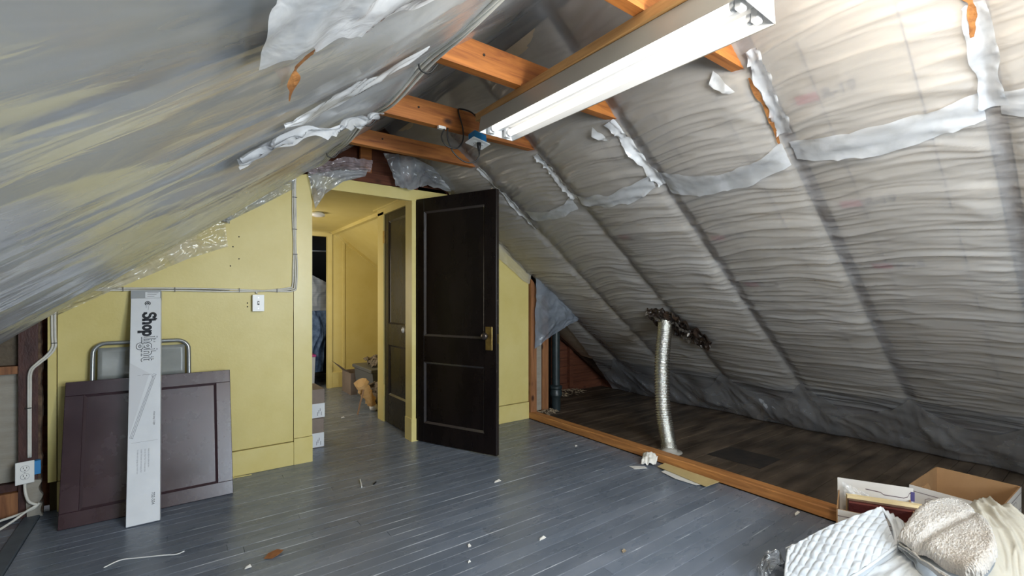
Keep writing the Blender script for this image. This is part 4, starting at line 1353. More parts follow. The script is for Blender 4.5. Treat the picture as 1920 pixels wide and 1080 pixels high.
film_thing('plastic_scrap', loft([(-.55, 3.582, 1.16), (-.25, 3.582, 1.41), (.20, 3.580, 1.73), (.265, 3.580, 1.745)], [(-.55, 3.590, 1.095), (-.32, 3.590, 1.235), (.06, 3.588, 1.450), (.285, 3.588, 1.548)], 90, 24, bulge=.010, wr=.014, wf=(14, 5), seed=3),
           M['filmE'], 'clear plastic flap stuck on the yellow wall under the torn grey knot')
film_thing('plastic_scrap', loft([(.27, 3.575, 1.785), (.70, 3.575, 2.10)], [(.28, 3.588, 1.71), (.48, 3.588, 1.845), (.69, 3.588, 1.99)], 50, 14, bulge=.01, wr=.012, wf=(10, 3), seed=5),
           M['filmD'], 'grey plastic edge lapping the top of the yellow wall by the cables')
film_thing('plastic_knot', loft([(.17, 3.53, 1.76), (.24, 3.52, 1.80), (.31, 3.54, 1.79)], [(.20, 3.56, 1.70), (.245, 3.57, 1.715), (.29, 3.57, 1.70)], 24, 20, nrm=(0, -1, -.2), bulge=.02, wr=.03, wf=(7, 5), seed=8),
           M['filmD'], 'crumpled grey knot of plastic on the top edge of the yellow wall')
film_thing('plastic_drape', loft([(.775, 3.57, 2.13), (1.0, 3.53, 2.19), (1.20, 3.50, 2.20)], [(.83, 3.575, 1.86), (.90, 3.570, 1.98), (1.03, 3.56, 2.09), (1.19, 3.54, 2.15)], 60, 30, bulge=.02, wr=.012, wf=(6, 4), seed=12),
           M['filmD'], 'crumpled grey plastic corner hanging over the top left of the doorway')
film_thing('plastic_drape', loft([(.75, 3.50, 2.14), (1.0, 3.42, 2.24), (1.22, 3.46, 2.27)], [(.79, 3.56, 2.115), (1.0, 3.52, 2.175), (1.22, 3.52, 2.19)], 60, 24, nrm=(0, -.6, -.6), bulge=.03, wr=.024, wf=(8, 3), seed=15),
           plastic('pinkish crumpled film', (.52, .44, .47), .6, .2, rough=.14, scale=8, gl=1.2, bump=.3), 'pinkish crumpled plastic bunched above the doorway beside the cables')
film_thing('plastic_drape', loft([(1.30, 3.45, 2.33), (1.50, 3.42, 2.33), (1.80, 3.40, 2.25), (1.95, 3.38, 2.16)], [(1.44, 3.53, 2.09), (1.56, 3.53, 2.085), (1.70, 3.52, 2.14), (1.90, 3.50, 2.115)], 80, 30, bulge=.03, wr=.024, wf=(6, 2), seed=19, jag=.06),
           M['filmD'], 'grey plastic draped over the gable timbers above the dark door')
film_thing('plastic_scrap', loft([(2.28, 3.578, 1.90), (2.62, 3.578, 1.65), (2.88, 3.578, 1.46)], [(2.30, 3.588, 1.75), (2.46, 3.588, 1.60), (2.78, 3.588, 1.375), (2.855, 3.588, 1.345)], 50, 16, bulge=.01, wr=.010, wf=(6, 3), seed=22),
           plastic('hazy film on wall', (.72, .68, .58), .55, .12, rough=.2, scale=4), 'hazy plastic strip on the yellow wall beside the open dark door')
film_thing('plastic_drape', loft([(2.885, 3.53, 1.42), (3.15, 3.52, 1.24), (3.46, 3.51, .985)], [(2.90, 3.56, .695), (3.02, 3.555, .77), (3.31, 3.55, .91), (3.455, 3.53, .965)], 60, 40, bulge=.03, wr=.022, wf=(5, 4), seed=27),
           plastic('slate grey film', (.30, .34, .40), .72, .15, rough=.14, scale=5, gl=1.2, bump=.3), 'dark grey crinkled plastic hanging beside the brown corner post above the pipe')

# ================================================================== DUCT
hole_c = np.array([3.455, 2.425, zR(3.455)]) 
path = spl([(3.121, 2.157, .004), (3.150, 2.185, .05), (3.165, 2.215, .14), (3.165, 2.245, .30), (3.200, 2.280, .50), (3.275, 2.330, .72), (3.360, 2.370, .90), (3.425, 2.405, 1.00), (3.49, 2.44, 1.06)], 480)
rr = [.058 * (1 + .075 * math.sin(i * 2 * PI / 6.0)) for i in range(480)]
du = thing('flexible_duct', 'silver flexible duct rising from the bare eave boards into the torn plastic', 'duct', (3.121, 2.157, 0))
MB().tube(path, rr, 24).build('corrugated_hose', M['foil'], du, world=True, smooth=True)
a = np.linspace(0, 2 * PI, 25)[:-1]
MB().lathe([(.056, .0), (.098, .0), (.094, .003), (.060, .004), (.057, .02)], (3.121, 2.157, .001), 'z', 26).build('floor_collar', mk('thin clear collar', (.40, .38, .34), rough=.2, spec=.7), du, world=True, smooth=True)
# torn blackened paper round the hole
def torn(name, poly_a, poly_b, seed, m, par, wr=.03, off=.05):
    A = pl([(x, y, 0) for x, y in poly_a], 40)
    B = pl([(x, y, 0) for x, y in poly_b], 40)
    v = np.linspace(0, 1, 26)
    P = A[:, None] * (1 - v[None, :, None]) + B[:, None] * v[None, :, None]
    jx = .018 * (vn(np.arange(40) * .9, 0, seed) - .5)[:, None]
    X, Y = P[..., 0] + jx, P[..., 1] + .7 * jx
    h = off + wr * (vn(X * 38, Y * 38, seed) + .6 * vn(X * 80, Y * 80, seed + 1) - .8)
    return grid_obj(name, sheetR(s_of_x(X), Y, 0) + h[..., None] * NR, m, par, smooth=False)


tn = thing('torn_insulation', 'blackened torn paper around the hole where the silver duct enters', 'insulation', (3.5, 2.3, zR(3.5)))
torn('torn_paper', [(3.30, 2.49), (3.29, 2.40), (3.34, 2.28), (3.42, 2.18), (3.62, 2.06)], [(3.43, 2.52), (3.50, 2.46), (3.60, 2.37), (3.68, 2.27), (3.74, 2.16)], 41, M['char'], tn, wr=.05, off=.022)
torn('foil_shred', [(3.40, 2.32), (3.46, 2.24), (3.52, 2.20)], [(3.45, 2.33), (3.52, 2.27), (3.58, 2.24)], 47, M['foiltorn'], tn, wr=.04, off=.05)
torn('foil_shred', [(3.55, 2.40), (3.60, 2.35), (3.68, 2.28)], [(3.59, 2.42), (3.65, 2.36), (3.71, 2.29)], 53, M['foiltorn'], tn, wr=.03, off=.035)
torn('foil_shred', [(3.30, 2.48), (3.34, 2.42), (3.40, 2.40)], [(3.32, 2.50), (3.36, 2.45), (3.42, 2.43)], 57, M['foiltorn'], tn, wr=.03, off=.05)

# cast iron vent pipe
vp = thing('vent_pipe', 'black cast iron pipe standing behind the brown corner post', 'pipe', (3.315, 3.70, 0))
MB().lathe([(.045, .10), (.042, .14), (.042, 1.20)], (0, 0, 0), 'z', 20).build('pipe', M['pipe'], vp, smooth=True, angle=.8)
MB().lathe([(.050, 0), (.050, .13), (.058, .15), (.066, .16), (.066, .19), (.060, .20), (.060, .225), (.068, .235), (.068, .26), (.046, .27)], (0, 0, 0), 'z', 20).build('pipe_hub', M['pipe'], vp, smooth=True, angle=.6)

# ================================================================== LITTER IN THE EAVE CORNER
rng = np.random.RandomState(5)
def chips(name, cx, cy, rx, ry, n, m, label, cat, lmax=.07, zmax=.03):
    mbx = MB()
    for i in range(n):
        r, a0 = math.sqrt(rng.rand()), rng.rand() * 2 * PI
        x, y = cx + rx * r * math.cos(a0), cy + ry * r * math.sin(a0)
        L, w_ = rng.uniform(.02, lmax), rng.uniform(.008, .022)
        a = rng.rand() * PI
        z = rng.uniform(.002, zmax * (1.2 - r))
        dx, dy = math.cos(a) * L / 2, math.sin(a) * L / 2
        px, py = -math.sin(a) * w_ / 2, math.cos(a) * w_ / 2
        k = rng.uniform(.0, .02)
        mbx.add([(x - dx - px, y - dy - py, z), (x - dx + px, y - dy + py, z + k * .3), (x + dx + px * .4, y + dy + py * .4, z + k), (x + dx - px * .4, y + dy - py * .4, z + k * .8), (x, y, z + .008 + k * .6)],
                [(0, 1, 4), (1, 2, 4), (2, 3, 4), (3, 0, 4)])
    o = mbx.build(name, m)
    return tag(o, label, cat, kind='stuff')


chips('dry_litter', 3.10, 3.62, .17, .07, 90, M['debrism'], 'dry leaves and chips at the foot of the brown post', 'litter', zmax=.05)
chips('dry_litter', 3.95, 4.20, .32, .12, 110, M['debrism'], 'dry litter below the reddish boards in the dark eave', 'litter', lmax=.12, zmax=.08)

# ================================================================== HALL CONTENTS
for k, lab in enumerate(('brown carton with a printed white label standing on the hall floor, lower of two', 'brown carton with a white label stacked on another carton, under the blue jeans')):
    z = k * .235
    c = thing('carton', lab, 'box', (.80, 4.05, z), (0, 0, math.radians(-2 + 3 * k)))
    MB().box((-.178, -.15, 0), (.178, .15, .233), bev=.002).build('carton_body', M['greybrown'], c)
    MB().box((-.05, -.1512, .0 + .005), (.1782, -.150, .118)).build('label', M['carton'], c)
    MB().box((.178, -.15, .005), (.1792, -.02, .118)).build('label', M['carton'], c)
    for q in range(4):
        MB().box((.120 + .010 * q, -.1518, .02 + .018 * (q % 3)), (.126 + .010 * q, -.1512, .05 + .014 * (q % 3))).build('printed_text', M['printg'], c)
    MB().box((-.02, -.1518, .03), (.07, -.1512, .07)).build('printed_text', M['printg'], c)
pb = thing('storage_bin', 'pale grey bin with a pink rim standing beyond the hall doorway', 'bin', (1.43, 6.62, 0))
MB().prism([(-.12, 0), (.07, 0), (.085, .42), (-.13, .42)], 'y', -.12, .12).build('bin_body', M['greyplain'], pb)
MB().box((-.14, -.13, .42), (.095, .13, .45), bev=.004).build('bin_rim', M['pink'], pb)
# hanging clothes in the closet
def garment(name, label, m, top, bot, y, seed, wr=.05, wf=(5, 3)):
    g = thing(name, label, 'clothing', ((top[0][0] + top[-1][0]) / 2, y, bot[0][2]))
    P1 = loft(top, bot, 40, 40, bulge=.05, wr=wr, wf=wf, seed=seed)
    P2 = loft(top, bot, 40, 40, nrm=(0, 1, 0), bulge=.05, wr=wr * .6, wf=wf, seed=seed + 3)
    grid_obj('front_panel', P1, m, g)
    grid_obj('back_panel', P2 + np.array([0, .03, 0]), m, g)
    return g


garment('hanging_shirt', 'grey striped shirt hanging in the dark doorway at the hall end', M['shirt'], [(1.32, 6.9, 1.60), (1.48, 6.9, 1.58), (1.78, 6.9, 1.42)], [(1.30, 6.9, 1.02), (1.76, 6.9, 1.02)], 6.9, 61, wr=.02)
jn = garment('hanging_jeans', 'faded blue jeans hanging under the grey shirt at the hall end', M['jeans'], [(1.34, 6.88, 1.03), (1.76, 6.88, 1.03)], [(1.40, 6.88, .16), (1.70, 6.88, .16)], 6.88, 67, wr=.05)
rod = MB().tube([(1.0, 6.92, 1.86), (2.3, 6.90, 1.90)], .012, 10).build('closet_rod', M['steelf'])
tag(rod, 'thin metal rod crossing the dark closet above the shirt', 'rod')
cd_ = MB().lathe([(.004, 0), (.055, -.002), (.075, -.020), (.07, -.034), (.03, -.045), (.004, -.046)], (1.20, 5.05, 2.10), 'z', 22).build('ceiling_lamp', M['white'], smooth=True)
tag(cd_, 'small pale ceiling lamp base on the yellow hall ceiling', 'lamp')
# open carton, tote and bag on the right of the hall
oc = thing('open_carton', 'open grey-brown carton with a raised flap against the hall end wall', 'box', (1.93, 5.95, 0))
for (a, b) in (((-.17, -.18, 0), (-.165, .18, .27)), ((.165, -.18, 0), (.17, .18, .27)), ((-.165, -.18, 0), (.165, -.175, .27)), ((-.165, .175, 0), (.165, .18, .27))):
    MB().box(a, b).build('carton_side', M['greybrown'], oc)
MB().box((-.165, -.175, .0), (.165, .175, .005)).build('carton_base', M['greybrown'], oc)
MB().add([(-.17, -.18, .27), (-.17, .18, .27), (-.30, .20, .40), (-.30, -.16, .38), (-.172, -.18, .272), (-.172, .18, .272), (-.302, .20, .402), (-.302, -.16, .382)], [(0, 1, 2, 3), (7, 6, 5, 4), (0, 3, 7, 4), (1, 0, 4, 5), (2, 1, 5, 6), (3, 2, 6, 7)]).build('flap', M['greybrown'], oc)
to = thing('storage_tote', 'grey lidded tote piled with dark cloth in the hall', 'tote', (2.06, 5.38, 0))
MB().prism([(-.24, 0), (.24, 0), (.28, .38), (-.28, .38)], 'y', -.32, .32).build('tote_body', M['tote'], to)
MB().box((-.30, -.335, .36), (.30, .335, .40), bev=.006).build('tote_rim', M['tote'], to)
P = loft([(1.84, 5.22, .40), (1.86, 5.60, .40)], [(2.30, 5.18, .40), (2.28, 5.60, .40)], 40, 40, nrm=(0, 0, 1), bulge=.06, wr=.06, wf=(5, 5), seed=71)
tag(grid_obj('cloth_pile', P, M['junk'], thick=.006), 'dark patterned cloth heaped on the grey tote in the hall', 'cloth')
bg = thing('paper_bag', 'crumpled brown paper bag leaning by the hall door casing', 'bag', (1.66, 4.72, 0))
mbx = MB()
sec = []
for k in range(12):
    t = k / 11
    c = np.array([1.545 + .14 * t, 4.74 + .05 * t, .33 - .24 * t])
    rx = .055 * (1.1 - .35 * t) * (1 + .2 * math.sin(k * 2.3))
    sec.append([(c[0] + rx * math.cos(a) * (1 + .25 * math.sin(3 * a + k)), c[1] + .03 * math.sin(a), c[2] + rx * .7 * math.sin(a + .5)) for a in np.linspace(0, 2 * PI, 13)[:-1]])
vs = [p for r in sec for p in r]
fs = [(i * 12 + k, i * 12 + (k + 1) % 12, (i + 1) * 12 + (k + 1) % 12, (i + 1) * 12 + k) for i in range(11) for k in range(12)] + [tuple(range(12)), tuple(range(132, 144))]
mbx.add(vs, fs).build('bag_body', M['bag'], bg, world=True)
stk = MB().tube([(1.525, 4.765, .004), (1.535, 4.70, .15), (1.552, 4.66, .27)], .009, 8).build('wooden_stick', M['stick'])
tag(stk, 'thin wooden stick propping up the brown paper bag', 'stick')
bl = MB().lathe([(.004, 0), (.03, .004), (.042, .03), (.042, .05), (.028, .075), (.004, .082)], (1.71, 4.82, .001), 'z', 16).build('white_bottle', M['white'], smooth=True)
tag(bl, 'small white round bottle on the floor beside the paper bag', 'bottle')
bk = thing('dark_bag', 'black cloth bag slumped between the tote and the door casing', 'bag', (1.84, 4.95, 0))
P = loft([(1.72, 4.90, .02), (1.72, 5.02, .24), (1.80, 5.02, .27)], [(1.98, 4.80, .02), (2.0, 4.9, .24), (1.95, 4.95, .27)], 24, 24, nrm=(-.4, -.8, .3), bulge=.05, wr=.05, wf=(5, 5), seed=75)
grid_obj('bag_body', P, M['junk'], bk, thick=.01)

# ================================================================== PILE IN THE NEAR RIGHT CORNER
def crate_panel(mb, a, b, h, th, side):
    pass


def file_box(name, label, corners, h, holes=True, th=.005, outer='boxw', inner='brown'):
    """open storage box; corners (4 xy points, counter-clockwise), floor at z=0"""
    cx, cy = np.mean([p[0] for p in corners]), np.mean([p[1] for p in corners])
    bx = thing(name, label, 'box', (cx, cy, 0))
    for k in range(4):
        p, q = np.array(corners[k]), np.array(corners[(k + 1) % 4])
        d = q - p
        L = np.linalg.norm(d)
        d = d / L
        nin = np.array([cx, cy]) - (p + q) / 2
        nin = nin - d * nin.dot(d)
        nin /= np.linalg.norm(nin)

        def pt(u, z, o): 
            r = p + d * u + nin * o
            return (r[0], r[1], z)
        hole = holes and k % 2 == 0
        m_ = MB()
        hw, hz0, hz1 = .050, h - .082, h - .052
        rects = [(0, L, 0, h)] if not hole else [(0, L / 2 - hw, 0, h), (L / 2 + hw, L, 0, h), (L / 2 - hw, L / 2 + hw, 0, hz0), (L / 2 - hw, L / 2 + hw, hz1, h)]
        for (u0, u1, z0, z1) in rects:
            m_.add([pt(u0, z0, 0), pt(u1, z0, 0), pt(u1, z1, 0), pt(u0, z1, 0)], [(0, 1, 2, 3)], 0)
            m_.add([pt(u0, z0, th), pt(u1, z0, th), pt(u1, z1, th), pt(u0, z1, th)], [(3, 2, 1, 0)], 1)
            m_.add([pt(u0, z0, 0), pt(u1, z0, 0), pt(u1, z1, 0), pt(u0, z1, 0), pt(u0, z0, th), pt(u1, z0, th), pt(u1, z1, th), pt(u0, z1, th)], [(0, 1, 5, 4), (1, 2, 6, 5), (2, 3, 7, 6), (3, 0, 4, 7)], 1)
        sp = m_.build('box_side', [M[outer], M[inner]], bx, world=True)
        if hole:
            f_ = MB()
            f_.add([pt(L / 2 - hw, hz1, th), pt(L / 2 + hw, hz1, th), pt(L / 2 + hw * .94, hz0 + .004, th + .012), pt(L / 2 - hw * .94, hz0 + .004, th + .012),
                    pt(L / 2 - hw, hz1, th + .003), pt(L / 2 + hw, hz1, th + .003), pt(L / 2 + hw * .94, hz0 + .004, th + .015), pt(L / 2 - hw * .94, hz0 + .004, th + .015)],
                   [(0, 1, 2, 3), (7, 6, 5, 4), (0, 4, 5, 1), (1, 5, 6, 2), (2, 6, 7, 3), (3, 7, 4, 0)])
            f_.build('handle_flap', M[inner], sp, world=True)
        # printed double stripes
        st = MB()
        for (z0, z1) in ((h - .030, h - .027), (h - .105, h - .102)):
            st.add([pt(.004, z0, -.0006), pt(L - .004, z0, -.0006), pt(L - .004, z1, -.0006), pt(.004, z1, -.0006)], [(0, 1, 2, 3)])
        st.build('printed_stripe', M['stripe'], sp, world=True)
        # rounded outline round the handle
        path_ = [(L / 2 - .085, h - .045), (L / 2 + .085, h - .045), (L / 2 + .10, h - .055), (L / 2 + .10, h - .085)]
        path2 = [(L / 2 - .085, h - .045), (L / 2 - .10, h - .055), (L / 2 - .10, h - .085)]
        v, f = stroke([path_, path2], .0022)
        MB().add([pt(u, z, -.0008) for u, z in v], f).build('printed_outline', M['stripe'], sp, world=True)
    m_ = MB()
    m_.add([(x, y, .004) for x, y in corners] + [(x, y, .008) for x, y in corners], [(0, 1, 2, 3), (7, 6, 5, 4)])
    m_.build('box_base', M[inner], bx, world=True)
    return bx


bb = file_box('file_box', 'open brown-lined white file box standing past the orange sill', [(2.972, .350), (3.412, .332), (3.432, .655), (2.995, .673)][::-1], .26)
wb = file_box('file_box', 'white file box holding folders and a leather album, nearer the floor middle', [(2.690, .880), (2.815, .628), (2.520, .535), (2.420, .800)], .245, holes=False)
# tall white divider card at the back of that box, with print line
dv = thing('divider_card', 'tall white printed card standing at the back of the folder box', 'card', (2.755, .752, .02))
A, B = np.array([2.681, .884]), np.array([2.826, .624])
nrm2 = np.array([-(B - A)[1], (B - A)[0]]); nrm2 = -nrm2 / np.linalg.norm(nrm2)
if nrm2[0] > 0: nrm2 = -nrm2
def dpt(u, z, o): r = A + (B - A) * u + nrm2 * (o + .010) ; return (r[0], r[1], z)
MB().add([dpt(0, .012, 0), dpt(1, .012, 0), dpt(1, .302, 0), dpt(0, .306, 0), dpt(0, .012, .004), dpt(1, .012, .004), dpt(1, .302, .004), dpt(0, .306, .004)],
         [(0, 1, 2, 3), (7, 6, 5, 4), (0, 4, 5, 1), (1, 5, 6, 2), (2, 6, 7, 3), (3, 7, 4, 0)]).build('card', M['boxw'], dv, world=True)
v, f = stroke([[(.38, .268), (.58, .262), (.62, .252), (.88, .250), (.93, .258), (.95, .275), (.99, .282)]], .004)
MB().add([dpt(a, b, .0046) for a, b in v], f).build('printed_line', M['stripe'], dv, world=True)
v, f = stroke([[(.99, .24), (.99, .285)]], .05)
sp_ = MB().add([dpt(a, b, .006) for a, b in v], f).build('purple_tab', mk('purple tab', (.05, .04, .13), rough=.5), dv, world=True)
# plastic sleeve, tan folder edge, leather album standing in the box
def slab_in(name, label, cat, o0, o1, z0, z1, u0, u1, m, lean=0.0):
    q = thing(name, label, cat, (2.62, .70, z0))
    MB().add([dpt(u0, z0, o0), dpt(u1, z0, o0), dpt(u1, z1, o0 + lean), dpt(u0, z1, o0 + lean), dpt(u0, z0, o1), dpt(u1, z0, o1), dpt(u1, z1, o1 + lean), dpt(u0, z1, o1 + lean)],
             [(0, 1, 2, 3), (7, 6, 5, 4), (0, 4, 5, 1), (1, 5, 6, 2), (2, 6, 7, 3), (3, 7, 4, 0)]).build('cover' if cat == 'album' else 'sheaf', m, q, world=True)
    return q


slab_in('paper_folder', 'tan folder edge standing behind the dark red album', 'folder', .085, .110, .012, .262, .06, 1.02, M['folder'])
al = slab_in('photo_album', 'dark red leather album standing in the white folder box', 'album', .114, .140, .012, .250, .06, 1.00, M['leather'])
MB().add([dpt(.09, .02, .1406), dpt(.97, .02, .1406), dpt(.97, .236, .1406), dpt(.09, .236, .1406)], [(0, 1, 2, 3)]).build('cover_inset', M['leather'], al, world=True)
MB().add([dpt(.06, .246, .1410), dpt(1.0, .246, .1410), dpt(1.0, .238, .1410), dpt(.06, .238, .1410)], [(0, 1, 2, 3)]).build('cover_edge', mk('lighter leather edge', (.16, .05, .04), rough=.3), al, world=True)
P = np.array([dpt(.05, .27, .03), dpt(.40, .262, .05)])
slv = loft([dpt(.04, .298, .03), dpt(.36, .268, .05)], [dpt(.05, .235, .06), dpt(.42, .245, .07)], 20, 14, nrm=(nrm2[0], nrm2[1], 0), bulge=.012, wr=.015, wf=(5, 4), seed=81)
tag(grid_obj('plastic_sleeve', slv, M['filmC']), 'clear crinkled plastic sleeve tucked in front of the white card', 'sleeve')

# quilted mattress pad, folded like a tent
def quilt_grid(top, bot, nu, nv, nrm, depth=.010, cells=(11, 7), seed=0, bulge=0.0):
    A, B = spl(top, nu), spl(bot, nu)
    U, V = np.meshgrid(np.linspace(0, 1, nu), np.linspace(0, 1, nv), indexing='ij')
    P = A[:, None] * (1 - V[..., None]) + B[:, None] * V[..., None]
    u, v = U * cells[0] + .25 * vn(U * 4, V * 4, seed), V * cells[1] + .25 * vn(U * 4, V * 4, seed + 1)
    g = np.abs(np.sin(PI * (u + v) / 2)) * np.abs(np.sin(PI * (u - v) / 2))
    h = depth * g ** .5 + .006 * vn(U * 14, V * 12, seed + 2) + bulge * np.sin(PI * U) * np.sin(PI * V)
    return P + h[..., None] * np.array(nrm, float)


qp = thing('mattress_pad', 'white quilted mattress pad folded in a ridge in front of the folder box', 'mattress pad', (2.1, .75, 0))
nq = np.array([-.5, .1, .85]); nq /= np.linalg.norm(nq)
top = [(2.085, .862, .140), (2.220, .762, .232), (2.385, .625, .322)]
bot = [(1.905, .800, .006), (2.080, .640, .135), (2.252, .545, .240)]
grid_obj('quilted_face', quilt_grid(top, bot, 150, 100, nq, .0075, (17, 10), 3, .012), M['quilt'], qp)
MB().tube(spl(top, 40), .0065, 8).build('piped_edge', M['sheet'], qp, world=True, smooth=True)
MB().tube(spl(bot, 40), .0065, 8).build('piped_edge', M['sheet'], qp, world=True, smooth=True)
MB().tube(spl([top[0], (2.0, .838, .08), bot[0]], 20), .0065, 8).build('piped_edge', M['sheet'], qp, world=True, smooth=True)
MB().tube(spl([top[2], (2.33, .575, .285), bot[2]], 20), .0065, 8).build('piped_edge', M['sheet'], qp, world=True, smooth=True)
grid_obj('under_side', loft([(2.085, .870, .135), (2.385, .633, .316)], [(2.16, .90, .006), (2.42, .63, .20)], 40, 20, nrm=(.5, .6, .4), bulge=.01, wr=.01, wf=(6, 4), seed=6), M['sheet'], qp, thick=.004)
P = loft(bot, [(1.93, .785, .004), (2.12, .632, .11), (2.275, .535, .215)], 40, 8, nrm=(-.6, -.4, 0), wr=.006, wf=(6, 3), seed=9)
grid_obj('folded_hem', P, M['sheet'], qp, thick=.004)
# white sheet over the front
wsx = thing('folded_sheet', 'plain white cotton sheet spilling toward the camera under the quilted pad', 'sheet', (2.05, .6, 0))
grid_obj('sheet_top', loft([(1.90, .77, .004), (2.13, .628, .118), (2.28, .530, .218)], [(1.80, .55, .004), (2.02, .46, .08), (2.185, .425, .150)], 70, 50, nrm=(-.4, -.1, .8), bulge=.025, wr=.012, wf=(5, 5), seed=13), M['sheet'], wsx, thick=.004)
grid_obj('sheet_side', loft([(2.385, .618, .312), (2.262, .540, .236), (2.185, .425, .150), (2.06, .33, .08)], [(2.47, .585, .255), (2.36, .52, .225), (2.27, .40, .150), (2.12, .30, .06)], 50, 24, nrm=(.3, -.4, .7), bulge=.01, wr=.014, wf=(6, 4), seed=16), M['sheet'], wsx, thick=.004)
# cream sheet at the back of the heap
cs = thing('cream_sheet', 'cream cotton sheet bundled against the open file box', 'sheet', (2.7, .35, 0))
U, V = np.meshgrid(np.linspace(0, 1, 110), np.linspace(0, 1, 110), indexing='ij')
c00, c10, c11, c01 = np.array((2.66, .56, .215)), np.array((2.935, .40, .298)), np.array((2.72, .10, .16)), np.array((2.15, .28, .10))
P = (c00 * ((1 - U) * (1 - V))[..., None] + c10 * (U * (1 - V))[..., None] + c11 * (U * V)[..., None] + c01 * ((1 - U) * V)[..., None])
q = U * .8 + .5 * V + .15 * vn(U * 3, V * 3, 90)
h = .07 * np.sin(PI * np.clip(V, 0, 1)) ** .8 + .018 * ridge(vn(q * 9, (V - U) * 2.5, 91)) + .010 * ridge(vn(q * 20, (V - U) * 4, 92)) - .01
edge = np.minimum(np.minimum(U, 1 - U), np.minimum(V, 1 - V))
P = P + h[..., None] * np.array([0, 0, 1.])
P[..., 2] = np.where(edge < .02, np.maximum(P[..., 2] * .06, .012), P[..., 2])
grid_obj('sheet_folds', P, M['cream'], cs, thick=.004)
# sheepskin
sk = thing('sheepskin', 'fluffy cream sheepskin folded on top of the white bedding', 'sheepskin', (2.35, .42, .25))
left = [(2.232, .536, .262), (2.385, .520, .318), (2.500, .497, .345), (2.560, .455, .352), (2.545, .400, .352)]
right = [(2.105, .330, .262), (2.115, .292, .285), (2.200, .272, .318), (2.300, .285, .335), (2.440, .330, .350)]
A, B = spl(left, 190), spl(right, 190)
U, V = np.meshgrid(np.linspace(0, 1, 190), np.linspace(0, 1, 190), indexing='ij')
P = A[:, None] * (1 - V[..., None]) + B[:, None] * V[..., None]
edge = np.clip(np.minimum(np.minimum(U, 1 - U), np.minimum(V, 1 - V)) / .10, 0, 1)
h = .040 * np.sqrt(1 - (1 - edge) ** 2) + .016 * vn(U * 5, V * 4, 3) - .014 * np.exp(-((V - .45 - .25 * (U - .5)) / .06) ** 2)
fz = .0018 * vn(U * 45, V * 45, 5) + .0028 * vn(U * 95, V * 95, 6)
P = P + (h + fz)[..., None] * np.array([-.25, -.05, .95]) + (.006 * (vn(U * 70, V * 70, 8) - .5))[..., None] * np.array([1, 1, 0.])
grid_obj('fleece', P, M['fleece'], sk)
Pb = A[:, None] * (1 - V[..., None]) + B[:, None] * V[..., None]
Pb = Pb[::6, ::6] + np.array([0, 0, -.012])
grid_obj('backing', Pb, M['sheet'], sk)
P = loft([(2.235, .535, .262), (2.14, .40, .245), (2.09, .31, .252)], [(2.28, .53, .222), (2.19, .40, .205), (2.13, .29, .20)], 40, 12, nrm=(-.4, -.2, .6), wr=.012, wf=(9, 3), seed=33)
grid_obj('folded_edge', P, M['fleece'], sk, thick=.006)
# clear bag
P1 = loft([(2.02, .965, .004), (2.06, .955, .075), (2.11, .925, .080), (2.15, .895, .004)], [(1.93, .90, .004), (1.97, .88, .075), (2.02, .86, .078), (2.06, .83, .004)], 50, 40, nrm=(0, 0, 1), bulge=.01, wr=.03, wf=(6, 5), seed=55)
tag(grid_obj('plastic_bag', P1, M['bagf']), 'crumpled clear plastic bag on the floor beside the quilted pad', 'bag')

# ================================================================== SMALL LITTER ON THE FLOOR
def flat(name, label, cat, pts_, m, th=.003, z=.001, lift=None):
    n_ = len(pts_)
    lift = lift or [0] * n_
    mbq = MB().add([(x, y, z + l_) for (x, y), l_ in zip(pts_, lift)] + [(x, y, z + th + l_) for (x, y), l_ in zip(pts_, lift)],
                   [tuple(range(n_)), tuple(range(2 * n_ - 1, n_ - 1, -1))] + [(i, (i + 1) % n_, n_ + (i + 1) % n_, n_ + i) for i in range(n_)])
    return tag(mbq.build(name, m), label, cat)


flat('cardboard_scrap', 'flat tan cardboard strip lying along the orange sill', 'cardboard', [(2.748, 1.995), (2.848, 2.005), (2.840, 1.59), (2.70, 1.60)], M['manila'], .003, .012)
flat('paper_scrap', 'white paper edge under the tan cardboard strip', 'paper', [(2.70, 1.93), (2.76, 1.93), (2.75, 1.62), (2.685, 1.66), (2.67, 1.80)], M['paper'], .002, .006)
flat('paper_scrap', 'small white torn paper strip beside the white foam lump', 'paper', [(2.615, 2.14), (2.60, 2.08), (2.685, 2.035), (2.70, 2.07)], M['paper'], .002, .002)
P = loft([(2.70, 2.10, .004), (2.80, 2.16, .03), (2.85, 2.20, .004)], [(2.76, 2.02, .004), (2.83, 2.05, .04), (2.852, 2.09, .004)], 20, 16, nrm=(0, 0, 1), bulge=.02, wr=.02, wf=(5, 5), seed=2)
tag(grid_obj('foam_lump', P, M['foam'], thick=.004), 'crumbled white foam lump against the orange sill near the duct', 'foam')
flat('leaf', 'curled rusty brown leaf on the grey boards', 'leaf', [(.330, 2.375), (.352, 2.400), (.39, 2.405), (.415, 2.392), (.395, 2.365), (.36, 2.352)], M['leaf'], .002, .002, [.0, .006, .010, .004, .006, .0])
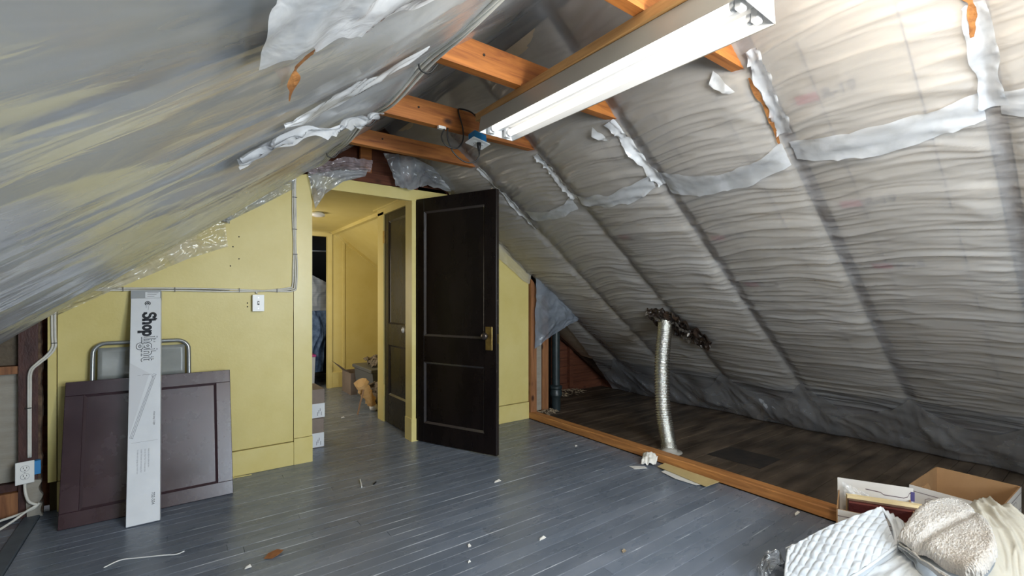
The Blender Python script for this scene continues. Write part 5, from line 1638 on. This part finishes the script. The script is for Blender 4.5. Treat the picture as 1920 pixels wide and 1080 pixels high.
for (x, y, sx, sy, lab, nm, m) in (
        (.262, 2.339, .022, .016, 'white paper crumb below the brown leaf', 'paper_crumb', 'paper'),
        (1.147, 1.905, .014, .018, 'white paper crumb on the middle boards', 'paper_crumb', 'paper'),
        (1.713, 1.431, .022, .014, 'tan chip on the boards in front of the white bedding', 'wood_chip', 'debrism'),
        (1.476, 1.748, .035, .014, 'white sliver on the boards right of the middle', 'paper_crumb', 'paper'),
        (2.623, 2.684, .02, .015, 'white crumb near the bend of the sill below the duct', 'paper_crumb', 'paper'),
        (1.700, 2.470, .045, .018, 'white flakes on the boards before the open door', 'paper_crumb', 'paper'),
        (1.36, 4.72, .03, .02, 'white crumb on the hall boards by the stick', 'paper_crumb', 'paper'),
        (2.79, 1.11, .05, .012, 'yellow crumbs at the foot of the orange sill', 'foam_crumb', 'foam'),
        (1.077, 1.79, .012, .008, 'white speck on the boards nearest the camera', 'paper_crumb', 'paper')):
    sx, sy = sx * .62, sy * .62
    flat(nm, lab, 'litter', [(x - sx, y - sy * .5), (x - sx * .2, y - sy), (x + sx, y - sy * .3), (x + sx * .7, y + sy), (x - sx * .5, y + sy * .8)], M[m], .003, .001, [0, .003, .0, .006, .002])
th_ = MB().tube(spl([(-.255, 2.715, .004), (-.20, 2.748, .004), (-.135, 2.722, .004), (-.04, 2.675, .006), (.005, 2.655, .004), (.036, 2.648, .012)], 30), .0028, 6).build('white_thread', M['white'], smooth=True)
tag(th_, 'kinked white plastic thread on the grey boards before the maroon panel', 'thread')
st_ = MB().tube([(.955, 2.905, .004), (.985, 3.03, .006)], .004, 6).build('plastic_sliver', M['white'])
tag(st_, 'thin white sliver on the boards before the doorway', 'litter')
sb_ = MB().tube([(1.03, 2.905, .004), (1.055, 2.93, .004)], .005, 6).build('black_bit', M['black'])
tag(sb_, 'short black bit beside the white sliver before the doorway', 'litter')
ys_ = flat('yellow_sliver', 'yellow paint sliver on the floor at the left baseboard', 'litter', [(.288, 3.578), (.42, 3.565), (.42, 3.553), (.29, 3.56)], M['yellow2'], .004, .001)
